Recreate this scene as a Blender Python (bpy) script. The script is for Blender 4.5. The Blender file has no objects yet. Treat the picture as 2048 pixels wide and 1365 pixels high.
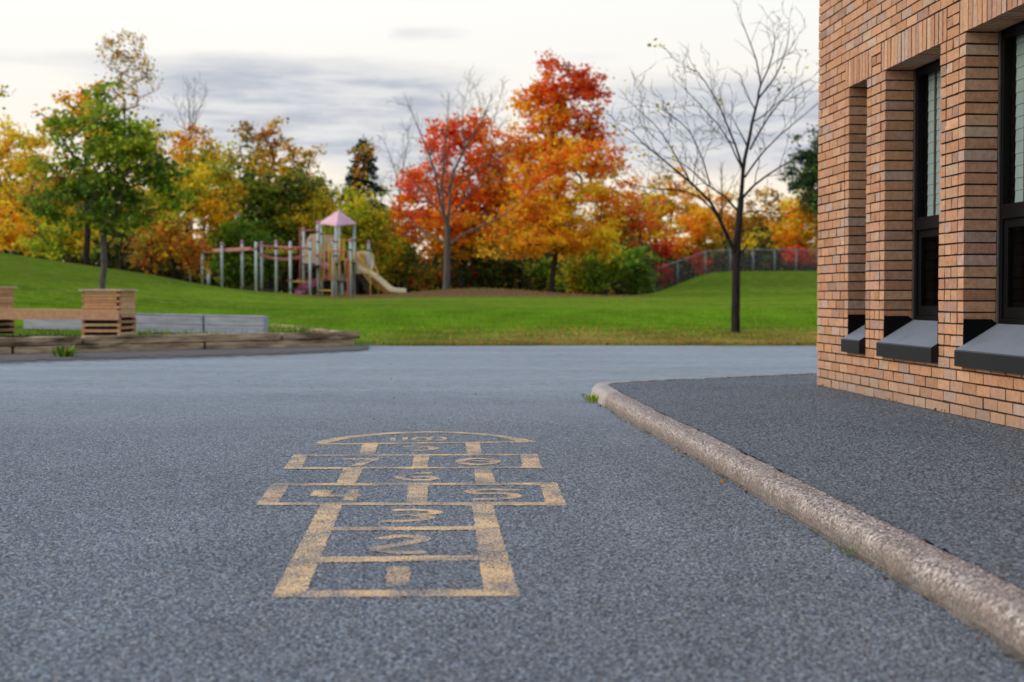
import bpy, math, random
import numpy as np
from mathutils import Vector, Matrix

# ------------------------------------------------------------------ scene, camera, sky, sun, exposure
S = bpy.context.scene
COL = S.collection
R = math.radians
FPX, YH, H = 2900.0, 594.0, 0.83           # focal length in photo pixels, horizon row, eye height
TH = math.atan((682.5 - YH) / FPX)
cam_d = bpy.data.cameras.new('camera')
cam_d.sensor_width = 36.0
cam_d.lens = FPX / 2048 * 36.0
cam_d.clip_start, cam_d.clip_end = 0.05, 2000
cam_d.dof.use_dof = True
cam_d.dof.focus_distance = 6.9
cam_d.dof.aperture_fstop = 3.2
cam_d.dof.aperture_blades = 0
cam = bpy.data.objects.new('camera', cam_d); COL.objects.link(cam)
cam.location = (0, 0, H); cam.rotation_euler = (math.pi / 2 - TH, 0, 0)
S.camera = cam

SUN_EL, SUN_AZ = R(26), R(-98)             # azimuth from +Y, negative = towards the left
sun_d = bpy.data.lights.new('sun', 'SUN'); sun_d.energy = 2.0; sun_d.angle = R(40); sun_d.color = (1.0, .88, .73)
sun = bpy.data.objects.new('sun', sun_d); COL.objects.link(sun)
_sd = Vector((math.sin(SUN_AZ) * math.cos(SUN_EL), math.cos(SUN_AZ) * math.cos(SUN_EL), math.sin(SUN_EL)))
sun.rotation_euler = _sd.to_track_quat('Z', 'Y').to_euler(); sun.location = _sd * 100

S.view_settings.view_transform = 'Standard'; S.view_settings.look = 'None'
S.view_settings.exposure = 0.3; S.view_settings.gamma = 1
S.cycles.use_denoising = True; S.cycles.denoiser = 'OPENIMAGEDENOISE'; S.cycles.denoising_prefilter = 'ACCURATE'; S.cycles.denoising_input_passes = 'RGB_ALBEDO_NORMAL'
S.cycles.max_bounces = 8; S.cycles.transparent_max_bounces = 12
S.cycles.use_adaptive_sampling = False


class NT:
    """tiny node helper"""
    def __init__(s, nt): s.t = nt; s.n = nt.nodes; s.l = nt.links
    def new(s, typ, **kw):
        n = s.n.new(typ)
        for k, v in kw.items(): setattr(n, k, v)
        return n
    def put(s, sock, v):
        if isinstance(v, bpy.types.NodeSocket): s.l.new(v, sock)
        elif v is not None: sock.default_value = v
    def math(s, op, a, b=None, c=None, clamp=False):
        n = s.new('ShaderNodeMath', operation=op, use_clamp=clamp)
        s.put(n.inputs[0], a); s.put(n.inputs[1], b); s.put(n.inputs[2], c)
        return n.outputs[0]
    def mix(s, f, a, b, mode='MIX'):
        n = s.new('ShaderNodeMix', data_type='RGBA', blend_type=mode)
        s.put(n.inputs[0], f)
        for i, v in ((6, a), (7, b)):
            if isinstance(v, tuple) and len(v) == 3: v = v + (1,)
            s.put(n.inputs[i], v)
        return n.outputs[2]
    def noise(s, vec, scale, detail=4, rough=.55, out=0):
        n = s.new('ShaderNodeTexNoise'); s.put(n.inputs['Vector'], vec)
        n.inputs['Scale'].default_value = scale; n.inputs['Detail'].default_value = detail; n.inputs['Roughness'].default_value = rough
        return n.outputs[out]
    def voro(s, vec, scale, feature='F1', out='Distance', rnd=1.0):
        n = s.new('ShaderNodeTexVoronoi', feature=feature); s.put(n.inputs['Vector'], vec)
        n.inputs['Scale'].default_value = scale; n.inputs['Randomness'].default_value = rnd
        return n.outputs[out]
    def ramp(s, f, stops, interp='LINEAR'):
        n = s.new('ShaderNodeValToRGB'); cr = n.color_ramp; cr.interpolation = interp
        while len(cr.elements) < len(stops): cr.elements.new(.5)
        for e, (p, c) in zip(cr.elements, stops):
            e.position = p
            e.color = (c, c, c, 1) if not isinstance(c, tuple) else c + (1,)
        s.put(n.inputs[0], f)
        return n.outputs[0]
    def sstep(s, v, a, b, lo=0., hi=1.):
        n = s.new('ShaderNodeMapRange', interpolation_type='SMOOTHSTEP')
        s.put(n.inputs[0], v)
        for i, x in enumerate((a, b, lo, hi)): s.put(n.inputs[i + 1], x)
        return n.outputs[0]
    def vmul(s, v, m):
        n = s.new('ShaderNodeVectorMath', operation='MULTIPLY'); s.put(n.inputs[0], v); n.inputs[1].default_value = m
        return n.outputs[0]
    def coord(s, which='Object'): return s.new('ShaderNodeTexCoord').outputs[which]


def build_world():
    w = bpy.data.worlds.new('World'); S.world = w; w.use_nodes = True
    t = NT(w.node_tree); t.n.clear()
    d = t.coord('Generated')
    sep = t.new('ShaderNodeSeparateXYZ'); t.put(sep.inputs[0], d)
    x, y, z = sep.outputs
    az = t.math('ARCTAN2', x, y)
    el = t.math('ARCSINE', z)
    comb = t.new('ShaderNodeCombineXYZ')
    t.put(comb.inputs[0], t.math('MULTIPLY', az, 5.0)); t.put(comb.inputs[1], t.math('MULTIPLY', el, 34.0))
    v = comb.outputs[0]
    warp = t.noise(v, 1.3, 3)
    n1 = t.noise(v, .75, 6, .58)
    n2 = t.noise(v, 2.6, 5, .6)
    def bank(a0, sa, e0, se, amp):
        da = t.math('DIVIDE', t.math('SUBTRACT', az, a0), sa); de = t.math('DIVIDE', t.math('SUBTRACT', el, e0), se)
        q = t.math('ADD', t.math('POWER', t.math('ABSOLUTE', da), 4.0), t.math('POWER', t.math('ABSOLUTE', de), 2.6))
        return t.math('MULTIPLY', t.math('EXPONENT', t.math('MULTIPLY', q, -1.0)), amp)
    dens = t.math('ADD', t.math('MULTIPLY', n1, .75), t.math('MULTIPLY', n2, .25))
    for b in ((-.150, .125, .128, .034, .52), (.155, .105, .116, .034, .56), (-.04, .09, .082, .03, .30), (-.34, .09, .16, .012, .2), (-.055, .035, .178, .007, .3), (.02, .06, .165, .007, .2)):
        dens = t.math('ADD', dens, bank(*b))
    # solid overcast away from the bright western strip
    dens = t.math('SUBTRACT', dens, t.sstep(el, .15, .2, 0, .22))
    m = t.sstep(dens, .56, .92)
    warm = t.ramp(el, [(0.0, (1.05, .85, .62)), (.06, (.93, .82, .68)), (.12, (.87, .82, .74)), (.20, (.88, .875, .855)), (.5, (.78, .93, 1.14)), (1.0, (.62, .86, 1.26))])
    glow = t.sstep(t.math('ABSOLUTE', t.math('SUBTRACT', az, -.5)), 0.0, 2.2, 1.0, .80)
    lit = t.mix(1.0, warm, glow, 'MULTIPLY')
    body = t.mix(t.sstep(n2, .33, .67), (.43, .455, .52), (.68, .675, .68))
    cl = t.mix(m, lit, body)
    sky = t.new('ShaderNodeTexSky', sky_type='NISHITA', sun_disc=False)
    sky.sun_elevation = SUN_EL; sky.sun_rotation = SUN_AZ
    b1 = t.new('ShaderNodeBackground'); t.put(b1.inputs[0], sky.outputs[0]); b1.inputs[1].default_value = .07
    b2 = t.new('ShaderNodeBackground'); t.put(b2.inputs[0], cl); b2.inputs[1].default_value = 1.0
    mx = t.new('ShaderNodeMixShader')
    t.put(mx.inputs[0], t.sstep(el, .2, 1.0, .93, .72))
    t.l.new(b1.outputs[0], mx.inputs[1]); t.l.new(b2.outputs[0], mx.inputs[2])
    out = t.new('ShaderNodeOutputWorld'); t.l.new(mx.outputs[0], out.inputs[0])
build_world()


# ------------------------------------------------------------------ pixel helpers (photo pixels -> points in the place)
def ray(px, py):
    cx, cy = (px - 1024) / FPX, (682.5 - py) / FPX
    return Vector((cx, math.cos(TH) + cy * math.sin(TH), -math.sin(TH) + cy * math.cos(TH)))
def at(px, py, D):
    d = ray(px, py); k = D / d.y
    return Vector((d.x * k, D, H + d.z * k))
def ground(px, py, z=0.0):
    d = ray(px, py); k = (z - H) / d.z
    return Vector((d.x * k, d.y * k, z))


def sm(a, b, v):
    t = np.clip((np.asarray(v, float) - a) / (b - a), 0, 1)
    return t * t * (3 - 2 * t)
def terr(X, D):
    X = np.asarray(X, float); D = np.asarray(D, float)
    b = .0196 * np.clip(D - 25, 0, 47)
    Xe = X * 60 / np.maximum(D, 60)
    hl = np.interp(Xe, [-40, -21, -18, -15, -12.9, -10.8, -8, 0], [2.6, 1.96, 1.5, 1.03, .55, .22, 0, 0]) * sm(33, 60, D)
    berm = 1.45 * sm(74, 88, D) * sm(.085, .145, X / np.maximum(D, 1))
    mound = .38 * np.exp(-(((X + 1.7) / 4.0) ** 2 + ((D - 67.5) / 2.6) ** 2))
    wob = .03 * np.sin(X * .35 + 1) * np.sin(D * .22) * sm(28, 40, D)
    return np.where(D < 24.9, -.05, 0) + b + hl + berm + mound + wob
def tz(X, D): return float(terr(X, D))


# ------------------------------------------------------------------ mesh helpers
class MB:
    """collects faces, then links them as one mesh object"""
    def __init__(s): s.v = []; s.f = []; s.c = []; s.m = []; s.smooth = False
    def add(s, vs, fs, col=None, mi=0):
        o = len(s.v); s.v += [tuple(p) for p in vs]; s.f += [tuple(i + o for i in f) for f in fs]
        s.c += [col or (1, 1, 1)] * len(vs); s.m += [mi] * len(fs)
    def box(s, a, b, col=None, jit=None, mi=0):
        (x0, y0, z0), (x1, y1, z1) = a, b
        vs = [(x, y, z) for z in (z0, z1) for y in (y0, y1) for x in (x0, x1)]
        if jit: vs = [tuple(c + jit() for c in p) for p in vs]
        s.add(vs, [(0, 2, 3, 1), (4, 5, 7, 6), (0, 1, 5, 4), (2, 6, 7, 3), (0, 4, 6, 2), (1, 3, 7, 5)], col, mi)
    def obox(s, c, ux, uy, uz, hx, hy, hz, col=None):
        c = Vector(c); vs = []
        for k in (-1, 1):
            for j in (-1, 1):
                for i in (-1, 1): vs.append(c + ux * hx * i + uy * hy * j + uz * hz * k)
        s.add(vs, [(0, 2, 3, 1), (4, 5, 7, 6), (0, 1, 5, 4), (2, 6, 7, 3), (0, 4, 6, 2), (1, 3, 7, 5)], col)
    def tube(s, pts, rad, n=8, cap=True, col=None):
        pts = [Vector(p) for p in pts]; m = len(pts)
        if not hasattr(rad, '__len__'): rad = [rad] * m
        vs = []; up = Vector((.13, .21, 1)).normalized(); prev = None
        for i, p in enumerate(pts):
            t = (pts[min(i + 1, m - 1)] - pts[max(i - 1, 0)])
            t = t.normalized() if t.length > 1e-9 else Vector((0, 0, 1))
            if prev is None:
                a = t.cross(up if abs(t.dot(up)) < .95 else Vector((1, 0, 0))).normalized()
            else:
                a = (prev - t * prev.dot(t)).normalized() if (prev - t * prev.dot(t)).length > 1e-6 else t.orthogonal().normalized()
            prev = a; b = t.cross(a)
            for k in range(n):
                q = 2 * math.pi * k / n
                vs.append(p + (a * math.cos(q) + b * math.sin(q)) * rad[i])
        fs = []
        for i in range(m - 1):
            for k in range(n):
                k2 = (k + 1) % n
                fs.append((i * n + k, i * n + k2, (i + 1) * n + k2, (i + 1) * n + k))
        if cap: fs.append(tuple(range(n - 1, -1, -1))); fs.append(tuple((m - 1) * n + k for k in range(n)))
        s.add(vs, fs, col)
    def prism(s, poly, off, col=None):
        """polygon (3-D points) extruded by vector off"""
        n = len(poly); off = Vector(off)
        vs = [Vector(p) for p in poly] + [Vector(p) + off for p in poly]
        fs = [tuple(range(n - 1, -1, -1)), tuple(range(n, 2 * n))]
        for i in range(n): j = (i + 1) % n; fs.append((i, j, n + j, n + i))
        s.add(vs, fs, col)
    def build(s, name, mat, parent=None, smooth=False, bevel=0, loc=None, colors=False):
        me = bpy.data.meshes.new(name)
        off = Vector(loc) if loc is not None else Vector((0, 0, 0))
        me.from_pydata([(p[0] - off[0], p[1] - off[1], p[2] - off[2]) for p in s.v], [], s.f)
        for m_ in (mat if isinstance(mat, (list, tuple)) else [mat]): me.materials.append(m_)
        if isinstance(mat, (list, tuple)): me.polygons.foreach_set('material_index', s.m)
        if colors:
            ca = me.color_attributes.new('Col', 'FLOAT_COLOR', 'POINT')
            a = np.ones((len(s.v), 4), np.float32); a[:, :3] = np.array(s.c, np.float32)
            ca.data.foreach_set('color', a.ravel())
        if smooth: me.polygons.foreach_set('use_smooth', [True] * len(me.polygons))
        o = bpy.data.objects.new(name, me); COL.objects.link(o)
        o.location = off
        if parent is not None: o.parent = parent
        if bevel:
            b = o.modifiers.new('bevel', 'BEVEL'); b.width = bevel; b.segments = 2; b.limit_method = 'ANGLE'
        return o


def np_mesh(name, verts, quads, mat, cols=None, parent=None, tri=False, smooth=False):
    """fast mesh from arrays: verts (N,3), quads (M,4) or (M,3)"""
    k = quads.shape[1]; me = bpy.data.meshes.new(name)
    me.vertices.add(len(verts)); me.vertices.foreach_set('co', np.asarray(verts, np.float32).ravel())
    me.loops.add(quads.size); me.loops.foreach_set('vertex_index', quads.astype(np.int32).ravel())
    me.polygons.add(len(quads)); me.polygons.foreach_set('loop_start', np.arange(0, quads.size, k, dtype=np.int32))
    me.polygons.foreach_set('loop_total', np.full(len(quads), k, np.int32))
    if cols is not None:
        ca = me.color_attributes.new('Col', 'FLOAT_COLOR', 'POINT')
        a = np.ones((len(verts), 4), np.float32); a[:, :3] = cols
        ca.data.foreach_set('color', a.ravel())
    me.update(calc_edges=True); me.validate()
    if smooth: me.polygons.foreach_set('use_smooth', np.ones(len(quads), bool))
    me.materials.append(mat)
    o = bpy.data.objects.new(name, me); COL.objects.link(o)
    if parent is not None: o.parent = parent
    return o


def tag(o, label=None, cat=None, group=None, kind=None):
    if label: o['label'] = label
    if cat: o['category'] = cat
    if group: o['group'] = group
    if kind: o['kind'] = kind
    return o
def empty(name, loc, label, cat, group=None, rz=0.0):
    o = bpy.data.objects.new(name, None); COL.objects.link(o)
    o.location = loc; o.rotation_euler = (0, 0, rz); o.empty_display_size = .3
    return tag(o, label, cat, group)


# ------------------------------------------------------------------ materials
def principled(name, col, rough=.6, spec=.4, metal=0, var=.15, scale=8.0, bump=0.0, bscale=60., col2=None, streak=None):
    m = bpy.data.materials.new(name); m.use_nodes = True
    t = NT(m.node_tree); p = t.n['Principled BSDF']
    c = t.coord()
    if streak: c = t.vmul(c, streak)
    f = t.noise(c, scale, 5, .6)
    c2 = col2 or tuple(max(0, v * (1 - 2.2 * var)) for v in col)
    base = t.mix(t.sstep(f, .3, .7), col, c2)
    t.put(p.inputs['Base Color'], base)
    p.inputs['Roughness'].default_value = rough; p.inputs['Metallic'].default_value = metal
    p.inputs['Specular IOR Level'].default_value = spec
    if bump:
        b = t.new('ShaderNodeBump'); b.inputs['Strength'].default_value = bump; b.inputs['Distance'].default_value = .01
        t.put(b.inputs['Height'], t.noise(c, bscale, 4)); t.l.new(b.outputs[0], p.inputs['Normal'])
    return m


def asphalt_nodes(t, lo, hi, scale=120., tint=(.915, 1.015, 1.11), patch=1.0, far_pale=False):
    """colour and height of a stony bitumen surface"""
    c = t.new('ShaderNodeNewGeometry').outputs['Position']
    wv = t.new('ShaderNodeVectorMath', operation='ADD'); t.put(wv.inputs[0], c)
    t.put(wv.inputs[1], t.vmul(t.noise(c, 60, 2, out=1), (.008, .008, .008)))
    d = t.voro(wv.outputs[0], scale); rc = t.voro(wv.outputs[0], scale, out='Color')
    g = t.new('ShaderNodeSeparateColor'); t.put(g.inputs[0], rc)
    stone = t.math('POWER', g.outputs[0], 1.7)
    f2 = t.noise(c, 210, 3, .7)
    val = t.math('ADD', t.math('MULTIPLY', stone, .75), t.math('MULTIPLY', f2, .3))
    val = t.math('MULTIPLY', val, t.sstep(d, .50, .85, 1.0, .25))
    col = t.mix(val, tuple(lo * x for x in tint), tuple(hi * x for x in tint))
    warm = t.mix(t.math('MULTIPLY', t.math('GREATER_THAN', g.outputs[1], .86), .5), col, (hi * .95, hi * .78, hi * .62))
    n = t.noise(c, .42, 5, .62); n2 = t.noise(t.vmul(c, (1, .35, 1)), 1.6, 4, .6)
    n3 = t.noise(c, 22, 3, .65)
    pat = t.math('ADD', t.math('MULTIPLY', t.sstep(n, .3, .72),   .26 * patch), t.math('MULTIPLY', t.sstep(n2, .3, .75), .22 * patch))
    n4 = t.noise(c, 62, 2, .6)
    mul = t.math('MULTIPLY', t.math('SUBTRACT', 1.0 + .24 * patch, pat), t.math('MULTIPLY', t.sstep(n3, .25, .75, .92, 1.08), t.sstep(n4, .3, .7, .76, 1.26)))
    colv = t.mix(1.0, warm, mul, 'MULTIPLY')
    if far_pale:                                       # colour blended paler farther out on the yard
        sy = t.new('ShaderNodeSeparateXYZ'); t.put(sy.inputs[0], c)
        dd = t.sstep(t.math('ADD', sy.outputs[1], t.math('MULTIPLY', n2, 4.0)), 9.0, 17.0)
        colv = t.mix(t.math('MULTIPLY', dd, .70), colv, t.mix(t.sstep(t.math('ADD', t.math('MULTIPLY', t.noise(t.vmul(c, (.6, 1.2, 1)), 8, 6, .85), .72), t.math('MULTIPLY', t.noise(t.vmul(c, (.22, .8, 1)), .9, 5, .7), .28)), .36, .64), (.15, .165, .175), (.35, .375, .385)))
    h = t.math('SUBTRACT', t.math('MULTIPLY', f2, .35), t.math('MULTIPLY', d, 1.0))
    return colv, h, g.outputs[2], d

def asphalt_mat(name, lo, hi, rough=.72, spec=.45, tint=(.915, 1.015, 1.11), patch=1.0, scale=120., bump=.75, far_pale=False):
    m = bpy.data.materials.new(name); m.use_nodes = True
    t = NT(m.node_tree); p = t.n['Principled BSDF']
    col, h, _, _ = asphalt_nodes(t, lo, hi, scale, tint, patch, far_pale)
    t.put(p.inputs['Base Color'], col); p.inputs['Roughness'].default_value = rough
    p.inputs['Specular IOR Level'].default_value = spec
    b = t.new('ShaderNodeBump'); b.inputs['Strength'].default_value = bump; b.inputs['Distance'].default_value = .006
    t.put(b.inputs['Height'], h); t.l.new(b.outputs[0], p.inputs['Normal'])
    return m

def paint_mat():
    m = bpy.data.materials.new('worn yellow paint'); m.use_nodes = True
    t = NT(m.node_tree); p = t.n['Principled BSDF']
    col, h, rnd, d = asphalt_nodes(t, .03, .26)
    c = t.new('ShaderNodeNewGeometry').outputs['Position']
    fine = t.noise(c, 150, 4, .75); big = t.noise(c, 4.5, 5, .65)
    wear = t.math('ADD', t.math('MULTIPLY', fine, .62), t.math('ADD', t.math('MULTIPLY', big, .52), t.math('MULTIPLY', d, .22)))
    mask = t.sstep(wear, .60, .76, 1.0, 0.05)
    pc = t.mix(t.sstep(t.noise(c, 25, 3), .3, .7), (.84, .53, .24), (.78, .47, .20))
    t.put(p.inputs['Base Color'], t.mix(mask, col, pc)); p.inputs['Roughness'].default_value = .7
    b = t.new('ShaderNodeBump'); b.inputs['Strength'].default_value = .6; b.inputs['Distance'].default_value = .006
    t.put(b.inputs['Height'], h); t.l.new(b.outputs[0], p.inputs['Normal'])
    return m

def attr_mat(name, rough=.8, trans=0.0, var=.25, scale=30., bump=0., smudge=None, spec=.08):
    m = bpy.data.materials.new(name); m.use_nodes = True
    t = NT(m.node_tree); p = t.n['Principled BSDF']
    a = t.new('ShaderNodeAttribute', attribute_name='Col').outputs['Color']
    c = t.coord()
    col = t.mix(1.0, a, t.ramp(t.noise(c, scale, 5, .65), [(.25, 1 - var), (.75, 1 + var)]), 'MULTIPLY')
    if smudge: col = t.mix(t.sstep(t.noise(c, smudge[0], 4, .6), smudge[1], smudge[1] + .16, 0, smudge[2]), col, smudge[3])
    if name == 'tan brick':                         # splash dirt low on the wall, faint run-off below the sills
        sz = t.new('ShaderNodeSeparateXYZ'); t.put(sz.inputs[0], c)
        low = t.sstep(t.math('ADD', sz.outputs[2], t.math('MULTIPLY', t.math('SUBTRACT', t.noise(c, 5, 4, .6), .5), .3)), .0, .26, .5, 0)
        col = t.mix(low, col, (.25, .20, .165))
        run = t.math('MULTIPLY', t.sstep(t.noise(t.vmul(c, (6, 6, .5)), 2.4, 4, .6), .52, .75, 0, .35), t.sstep(t.noise(c, .8, 3), .4, .6))
        col = t.mix(run, col, (.23, .165, .135))
    t.put(p.inputs['Base Color'], col); p.inputs['Roughness'].default_value = rough; p.inputs['Specular IOR Level'].default_value = spec
    if bump:
        b = t.new('ShaderNodeBump'); b.inputs['Strength'].default_value = bump; b.inputs['Distance'].default_value = .006
        t.put(b.inputs['Height'], t.noise(c, 70, 5, .65)); t.l.new(b.outputs[0], p.inputs['Normal'])
    if trans:                                       # a thin leaf scatters about as much light through as back
        col = t.mix(1.0, col, (1.75, 1.75, 1.75), 'MULTIPLY'); col.node.clamp_result = True; t.put(p.inputs['Base Color'], col)
        tr = t.new('ShaderNodeBsdfTranslucent'); t.put(tr.inputs[0], col)
        mx = t.new('ShaderNodeMixShader'); mx.inputs[0].default_value = trans
        out = t.n['Material Output']
        t.l.new(p.outputs[0], mx.inputs[1]); t.l.new(tr.outputs[0], mx.inputs[2]); t.l.new(mx.outputs[0], out.inputs[0])
    return m

M = {}
M['asphalt'] = asphalt_mat('asphalt', .026, .32, far_pale=True, bump=.5)
M['walk'] = asphalt_mat('sidewalk asphalt', .012, .235, patch=.6, scale=110., bump=.5)
M['paint'] = paint_mat()
M['leaf'] = attr_mat('leaves', .65, .48, .22, 1.2)
M['needle'] = attr_mat('needles', .7, .15, .2, 2.)
M['blade'] = attr_mat('grass blades', .6, .35, .15, 3.)
M['bark'] = principled('grey brown bark', (.040, .032, .028), .9, .05, var=.25, scale=14, bump=.6, bscale=40, streak=(1, 1, .25))
M['bark_pale'] = principled('pale grey bark', (.135, .115, .10), .9, .1, var=.22, scale=10, bump=.5, bscale=30, streak=(1, 1, .25))
M['bark_dark'] = principled('dark twig bark', (.055, .043, .036), .9, .2, var=.2, scale=14)
M['brick'] = attr_mat('tan brick', .9, 0, .26, 30., .8, (11, .54, .38, (.42, .31, .27)), .1)
M['mortar'] = principled('dark raked mortar', (.060, .046, .036), .95, .05, var=.2, scale=25, bump=.3)
M['sill'] = principled('black sheet metal', (.010, .010, .011), .5, .22, var=.1, scale=9)
def sheen_on_top(m, col):  # upward faces coloured lighter in place of the sky's reflection on the metal
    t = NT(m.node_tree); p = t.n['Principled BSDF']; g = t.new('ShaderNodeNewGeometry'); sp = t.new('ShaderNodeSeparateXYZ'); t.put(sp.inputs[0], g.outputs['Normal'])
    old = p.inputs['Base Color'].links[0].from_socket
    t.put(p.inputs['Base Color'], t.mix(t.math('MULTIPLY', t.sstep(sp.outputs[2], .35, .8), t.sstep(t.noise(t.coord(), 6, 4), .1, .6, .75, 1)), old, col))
sheen_on_top(M['sill'], (.155, .17, .20))
M['frame'] = principled('dark bronze window frame', (.004, .004, .005), .5, .10, var=.1)
M['room'] = principled('unlit room', (.03, .03, .032), .9, .1)
M['blind'] = principled('pale grey green blind slats', (.30, .335, .335), .6, .2, var=.04)
M['reflection'] = principled('brown blind tape', (.11, .075, .05), .8, .2)
M['caulk'] = principled('grey sealant', (.10, .085, .075), .8, .2)
M['cedar'] = attr_mat('cedar planks', .75, 0, .22, 16., .25)
M['greyboard'] = principled('weathered grey boards', (.46, .48, .51), .8, .2, var=.16, scale=5, streak=(.4, .4, 5), bump=.3, bscale=30)
M['timber'] = principled('rotting landscape timber', (.58, .42, .26), .95, .05, col2=(.085, .048, .028), scale=1.7, streak=(1.0, 1.0, 5.0), bump=.9, bscale=26)
M['soil'] = principled('dark soil', (.062, .047, .04), 1.0, 0.0, var=.25, scale=9, bump=.9, bscale=35)
M['sand'] = principled('gritty sand', (.19, .155, .125), .95, .1, var=.28, scale=20, bump=.6, bscale=120)
M['moss'] = principled('green moss', (.06, .11, .02), .9, .1, var=.3, scale=40, bump=.8, bscale=90)


# ------------------------------------------------------------------ ground
def lawn_mat():
    m = bpy.data.materials.new('lawn'); m.use_nodes = True
    t = NT(m.node_tree); p = t.n['Principled BSDF']
    c = t.new('ShaderNodeNewGeometry').outputs['Position']
    sep = t.new('ShaderNodeSeparateXYZ'); t.put(sep.inputs[0], c)
    n = t.noise(t.vmul(c, (.35, 1, 1)), .34, 6, .7); n2 = t.noise(c, 2.2, 6, .7); n3 = t.noise(c, 28, 3, .6)
    g = t.mix(t.sstep(n, .36, .62), (.090, .18, .012), (.205, .325, .020))
    g = t.mix(t.sstep(n2, .46, .62, 0, .85), g, (.29, .31, .045))
    g = t.mix(t.sstep(t.noise(c, 7, 5, .7), .46, .62, 0, .6), g, (.055, .115, .012))
    g = t.mix(t.sstep(sep.outputs[2], .95, 1.5, 0, .6), g, t.mix(t.sstep(n2, .35, .65), (.075, .115, .012), (.12, .155, .02)))   # longer, duller grass on the banks
    # worn, leaf-strewn margin along the asphalt and under the trees
    edge = t.math('ADD', sep.outputs[1], t.math('MULTIPLY', n2, 4.5))
    e = t.math('MULTIPLY', t.sstep(edge, 28.0, 33.5, 1, 0), t.sstep(n2, .3, .65, .45, 1))
    g = t.mix(t.math('MULTIPLY', e, t.sstep(sep.outputs[0], -3, 2, .4, 1.0)), g, (.27, .175, .075))
    dx = t.math('SUBTRACT', sep.outputs[0], 4.52); dy = t.math('SUBTRACT', sep.outputs[1], 29.3)
    rr = t.math('ADD', t.math('SQRT', t.math('ADD', t.math('MULTIPLY', dx, dx), t.math('MULTIPLY', dy, dy))), t.math('MULTIPLY', t.math('SUBTRACT', n3, .5), .6))
    g = t.mix(t.sstep(rr, .25, .75, .9, 0), g, (.11, .07, .045))
    far = t.math('MULTIPLY', t.sstep(t.math('ADD', sep.outputs[1], t.math('MULTIPLY', n2, 5)), 64.5, 68, 0, 1), t.sstep(sep.outputs[0], -11, -7, 0, .95))
    far = t.math('MULTIPLY', far, t.sstep(sep.outputs[0], 3, 8, 1, 0))
    g = t.mix(far, g, (.19, .105, .055))
    band = t.math('MULTIPLY', t.sstep(t.math('ABSOLUTE', t.math('SUBTRACT', t.math('ADD', sep.outputs[1], t.math('MULTIPLY', n2, 3)), 40.5)), .5, 2.4, .7, 0), t.sstep(sep.outputs[0], -2.5, -5.0))
    g = t.mix(band, g, (.17, .14, .05))
    t.put(p.inputs['Base Color'], g); p.inputs['Roughness'].default_value = .9; p.inputs['Specular IOR Level'].default_value = 0
    b = t.new('ShaderNodeBump'); b.inputs['Strength'].default_value = 1; b.inputs['Distance'].default_value = .08
    t.put(b.inputs['Height'], t.noise(c, 22, 5, .7)); t.l.new(b.outputs[0], p.inputs['Normal'])
    return m
M['lawn'] = lawn_mat()

def make_ground():
    xs = np.concatenate([np.linspace(-600, -70, 8), np.linspace(-65, 65, 131), np.linspace(70, 600, 8)])
    ys = np.concatenate([np.linspace(-200, 20, 6), np.linspace(24.0, 26.5, 8), np.linspace(27, 110, 120), np.linspace(115, 1200, 12)])
    X, Y = np.meshgrid(xs, ys); Z = terr(X, Y)
    v = np.stack([X, Y, Z], -1).reshape(-1, 3); nx = len(xs)
    i = np.arange(len(ys) - 1)[:, None] * nx + np.arange(nx - 1)[None]
    q = np.stack([i, i + 1, i + 1 + nx, i + nx], -1).reshape(-1, 4)
    tag(np_mesh('lawn', v, q, M['lawn'], smooth=True), kind='structure')
make_ground()

def flat(name, pts, z, mat):
    b = MB(); b.add([(p[0], p[1], z) for p in pts], [tuple(range(len(pts)))])
    o = b.build(name, mat); o['kind'] = 'structure'
    return o

def asphalt_sheet():
    rng = random.Random(3)
    pts = [(-45, -12), (45, -12)]
    n = 90
    for i in range(n + 1):
        x = 45 - 90 * i / n
        pts.append((x, 24.75 + .12 * math.sin(x * .9) + rng.uniform(-.09, .09) + (.5 if x < -2 else 0)))
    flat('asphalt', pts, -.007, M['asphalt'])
asphalt_sheet()

def relief(rng, n, amp=.0055):
    return -amp * rng.uniform(0, 1, n) ** 1.4
def asphalt_relief():
    """the near surface with its stones as real relief (8 to 20 mm grain)"""
    rng = np.random.default_rng(41)
    d = [2.2]
    while d[-1] < 14.5: d.append(d[-1] + .0046 + .0011 * d[-1])
    d = np.array(d); w = np.linspace(-1, 1, 1050)
    hw = .52 * d + 1.0
    X = w[None] * hw[:, None]; Y = np.repeat(d[:, None], len(w), 1)
    X = X + rng.uniform(-.002, .002, X.shape); Y = Y + rng.uniform(-.002, .002, Y.shape)
    kx = np.interp(d, [k[0] for k in KO[::-1]], [k[1] for k in KO[::-1]]) + .03
    kx = np.where(d > 12.0, 9, kx)
    Z = relief(rng, X.shape)
    i = np.arange(len(d) - 1)[:, None] * len(w) + np.arange(len(w) - 1)[None]
    keep = (X[:-1, :-1] < kx[:-1, None])
    q = np.stack([i, i + 1, i + 1 + len(w), i + len(w)], -1)[keep]
    used, inv = np.unique(q.ravel(), return_inverse=True)
    v = np.stack([X, Y, Z], -1).reshape(-1, 3)[used]
    np_mesh('asphalt', v, inv.reshape(-1, 4), M['asphalt'], smooth=True)['kind'] = 'structure'

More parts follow.
